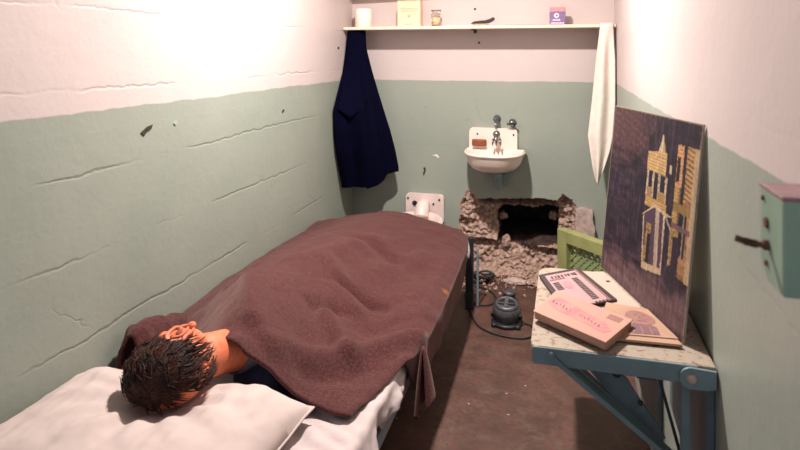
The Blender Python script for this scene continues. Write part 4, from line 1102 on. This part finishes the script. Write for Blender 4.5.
def art(u, v):
    w1 = fbm(u * 7, v * 30, 1.0); w2 = fbm(u * 40, v * 9, 6.0); w3 = fbm(u * 60, v * 60, 3.0)
    sky = NAVY * (1 + .6 * w1) + (PURP - NAVY) * max(0, min(1, .25 + 1.1 * w2))
    c = sky
    br_ = max(0, min(1, (v - .62 - .12 * u + .1 * w1) * 6)) * max(0, min(1, (.62 - u + .15 * w2) * 4))
    st_ = .5 + .5 * math.sin((v * 1.0 + u * .25 + .02 * w2) * 150)
    c = c * (1 - br_) + (BROWN * (.65 + .6 * st_ * (.5 + w3))) * br_
    bd_ = max(0, min(1, (.72 - v) * 5)) * max(0, min(1, (v - .25) * 5)) * max(0, 1 - abs(u - .2) / .16)
    c = c + np.array((.045, .018, .03)) * bd_ * (.6 + w1)
    g = max(0, min(1, (.20 + .05 * u - v + .05 * w1) * 9))
    c = c * (1 - g) + (MAUV * (.55 + .55 * (.5 + .5 * w1 + .4 * w2))) * g
    c = c * (.66 if v > .2 else .66 + .2 * (1 - v / .2))
    u += .004 * w3; v += .004 * w3
    h = lambda a, b: GOLD * (a + b * w1) 
    # left house: spire, clad upper floor, tall windows, porch
    if inside((u, v), [(.641, .912), (.600, .80), (.690, .80)]): c = CREAM * .9 + GOLD * .15 if u < .65 else GOLD * .8
    if .494 < u < .70 and .70 < v < .80 + .02 * (u - .5) / .2: c = GOLD * (1.05 if (v * 60) % 1 > .25 else .45) + CREAM * .15
    if .500 < u < .725 and .555 < v < .70:
        c = DARK * 1.3
        if min(abs(u - .512), abs(u - .575), abs(u - .64), abs(u - .712)) < .011: c = CREAM * (.85 + .5 * w3)
        if (.515 < u < .57 or .64 < u < .71) and v < .615: c = GOLD * (.8 if (v * 70) % 1 > .3 else .4)
    if .505 < u < .735 and .515 < v < .565: c = GOLD * (1.1 if (v * 75) % 1 > .3 else .5)
    if inside((u, v), [(.617, .540), (.800, .520), (.735, .505), (.617, .525), (.49, .455), (.475, .450)]): c = CREAM * .8 + GOLD * .2
    if inside((u, v), [(.50, .455), (.617, .525), (.735, .508), (.74, .215), (.53, .180)]):
        c = PURP * 1.1
        edges = min(abs(u - (.50 + (.455 - v) * .11)), abs(u - (.725 + (.5 - v) * .06)))
        if edges < .010: c = CREAM * (.9 + .4 * w3)
        elif abs(u - (.655 + (.5 - v) * .08)) < .02: c = CREAM * .75
        elif .545 < u < .60 and v < .43: c = GOLD * (.55 + .5 * w3) if (u < .565 or v > .38) else DARK
        elif u < .545 and v < .30: c = GOLD * (.8 if (v * 60) % 1 > .35 else .3)
        if v < .215 + .15 * (u - .53): c = CREAM * .7 + GOLD * .2
    if abs((u - .735) - (.51 - v) * 1.2) < .012 and .735 < u < .81: c = CREAM * .7
    if .795 < u < .812 and .26 < v < .45: c = CREAM * .6
    # right house
    if .80 < u < 1.0 and .26 + .0 * u < v < .88:
        if .80 < u < .86 and v > .50: c = ORNG * (1.4 if (v * 55) % 1 > .3 else .7) + GOLD * .25
        if .805 < u < .835 and .70 < v < .82: c = DARK
        if .80 < u < .86 and v < .68 and v > .50: c = GOLD * (.95 if (v * 60) % 1 > .3 else .5) * (1 if u < .845 else .4)
        if .89 < u < .975: c = (GOLD * .45 + ORNG * .55) * (1.2 if ((v + .2 * u) * 42) % 1 > .4 else .35) if v > .62 else ORNG * (.9 + .4 * w1)
        if .885 < u < .935 and .36 < v < .60: c = DARK if abs(u - .91) > .006 else CREAM * .5
        if .80 < u < .87 and v < .48: c = GOLD * (.6 + .4 * w3) if u < .825 or v > .44 else DARK * 1.5
        if u > .955: c = CREAM * .45 + GOLD * .35
        if .56 < v < .60 and u < .955: c = GOLD * .5
        if .475 < v < .50 and u < .97: c = MAUV * .8
    if inside((u, v), [(.77, .20), (.80, .29), (.88, .30), (.90, .22), (.86, .16)]): c = DARK * (1.4 + .8 * w3)
    if abs(u - .745) < .012 and abs(v - .745) < .02: c = CREAM
    if u < .006 or u > .994 or v > .994: c = CREAM * .5
    return np.clip(c * (.84 + .18 * w2 + .25 * w3), 0, 1)
NU, NVv = 220, 250
me = bpy.data.meshes.new('canvas')
verts = [PP(i / NU, j / NVv, .0006) for j in range(NVv + 1) for i in range(NU + 1)]
faces = [(j * (NU + 1) + i, j * (NU + 1) + i + 1, (j + 1) * (NU + 1) + i + 1, (j + 1) * (NU + 1) + i) for j in range(NVv) for i in range(NU)]
me.from_pydata(verts, [], faces)
ca = me.color_attributes.new('paint', 'FLOAT_COLOR', 'POINT')
for j in range(NVv + 1):
    for i in range(NU + 1):
        r_ = art(i / NU, j / NVv); ca.data[j * (NU + 1) + i].color = (r_[0], r_[1], r_[2], 1)
pmx = bpy.data.materials.new('oil_paint'); pmx.use_nodes = True
an = pmx.node_tree.nodes.new('ShaderNodeAttribute'); an.attribute_name = 'paint'
pb = pmx.node_tree.nodes['Principled BSDF']; pmx.node_tree.links.new(an.outputs['Color'], pb.inputs['Base Color']); pb.inputs['Roughness'].default_value = .55; pb.inputs['Specular IOR Level'].default_value = .3
me.materials.append(pmx)
cv = bpy.data.objects.new('canvas', me); C.objects.link(cv); cv.parent = pt; cv.matrix_parent_inverse = Matrix.Translation(-Vector(pt['_base']))

# ------------------------------------------------------------------ lock box on the right wall
lb = thing('lock_box', 'green metal lock box with rusty key lever on the right wall near the camera', 'lock box', (1.48, -2.88, 1.09))
bm = bmesh.new()
prism(bm, [(-2.851, 1.060), (-2.851, 1.130), (-2.915, 1.130), (-2.915, 1.046), (-2.868, 1.046)], 1.440, 1.519, bev=.002)
for v in bm.verts: v.co = Vector((v.co.z, v.co.x, v.co.y))
bb = obj('casing', bm, M['boxgreen'], lb)
bm = bmesh.new(); box(bm, 1.439, 1.519, -2.916, -2.850, 1.130, 1.134, bev=.001); obj('top_plate', bm, mat('pinkish_worn_paint', (.30, .17, .17), .6, .2, 60), lb)
for y, z, r_ in ((-2.862, 1.121, .0025), (-2.872, 1.100, .0055), (-2.872, 1.062, .003)):
    bm = bmesh.new(); lathe(bm, [(r_, 0), (r_ * .9, .002), (0, .002)], 10, M4=at((1.440, y, z), 'x')); obj('screw', bm, M['rust'], lb)
bm = bmesh.new(); lathe(bm, [(.005, 0), (.005, .004), (.003, .006), (.0025, .014), (0, .014)], 12, M4=at((1.440, -2.876, 1.080), 'x'))
bar(bm, (1.430, -2.876, 1.080), (1.421, -2.873, 1.0812), .0045, .004, bev=.001); bar(bm, (1.421, -2.873, 1.0812), (1.414, -2.871, 1.083), .0035, .003, bev=.001)
obj('lever', bm, M['rust'], lb)
bm = bmesh.new(); tube(bm, [(1.495, -2.89, 1.134), (1.495, -2.89, 1.146), (1.495, -2.89, 1.150)], [.009, .009, .006], 12); obj('conduit_stub', bm, mat('dark_purple_cap', (.10, .035, .05), .5, .1), lb, True)

for o in bpy.data.objects:
    if '_base' in o: del o['_base']
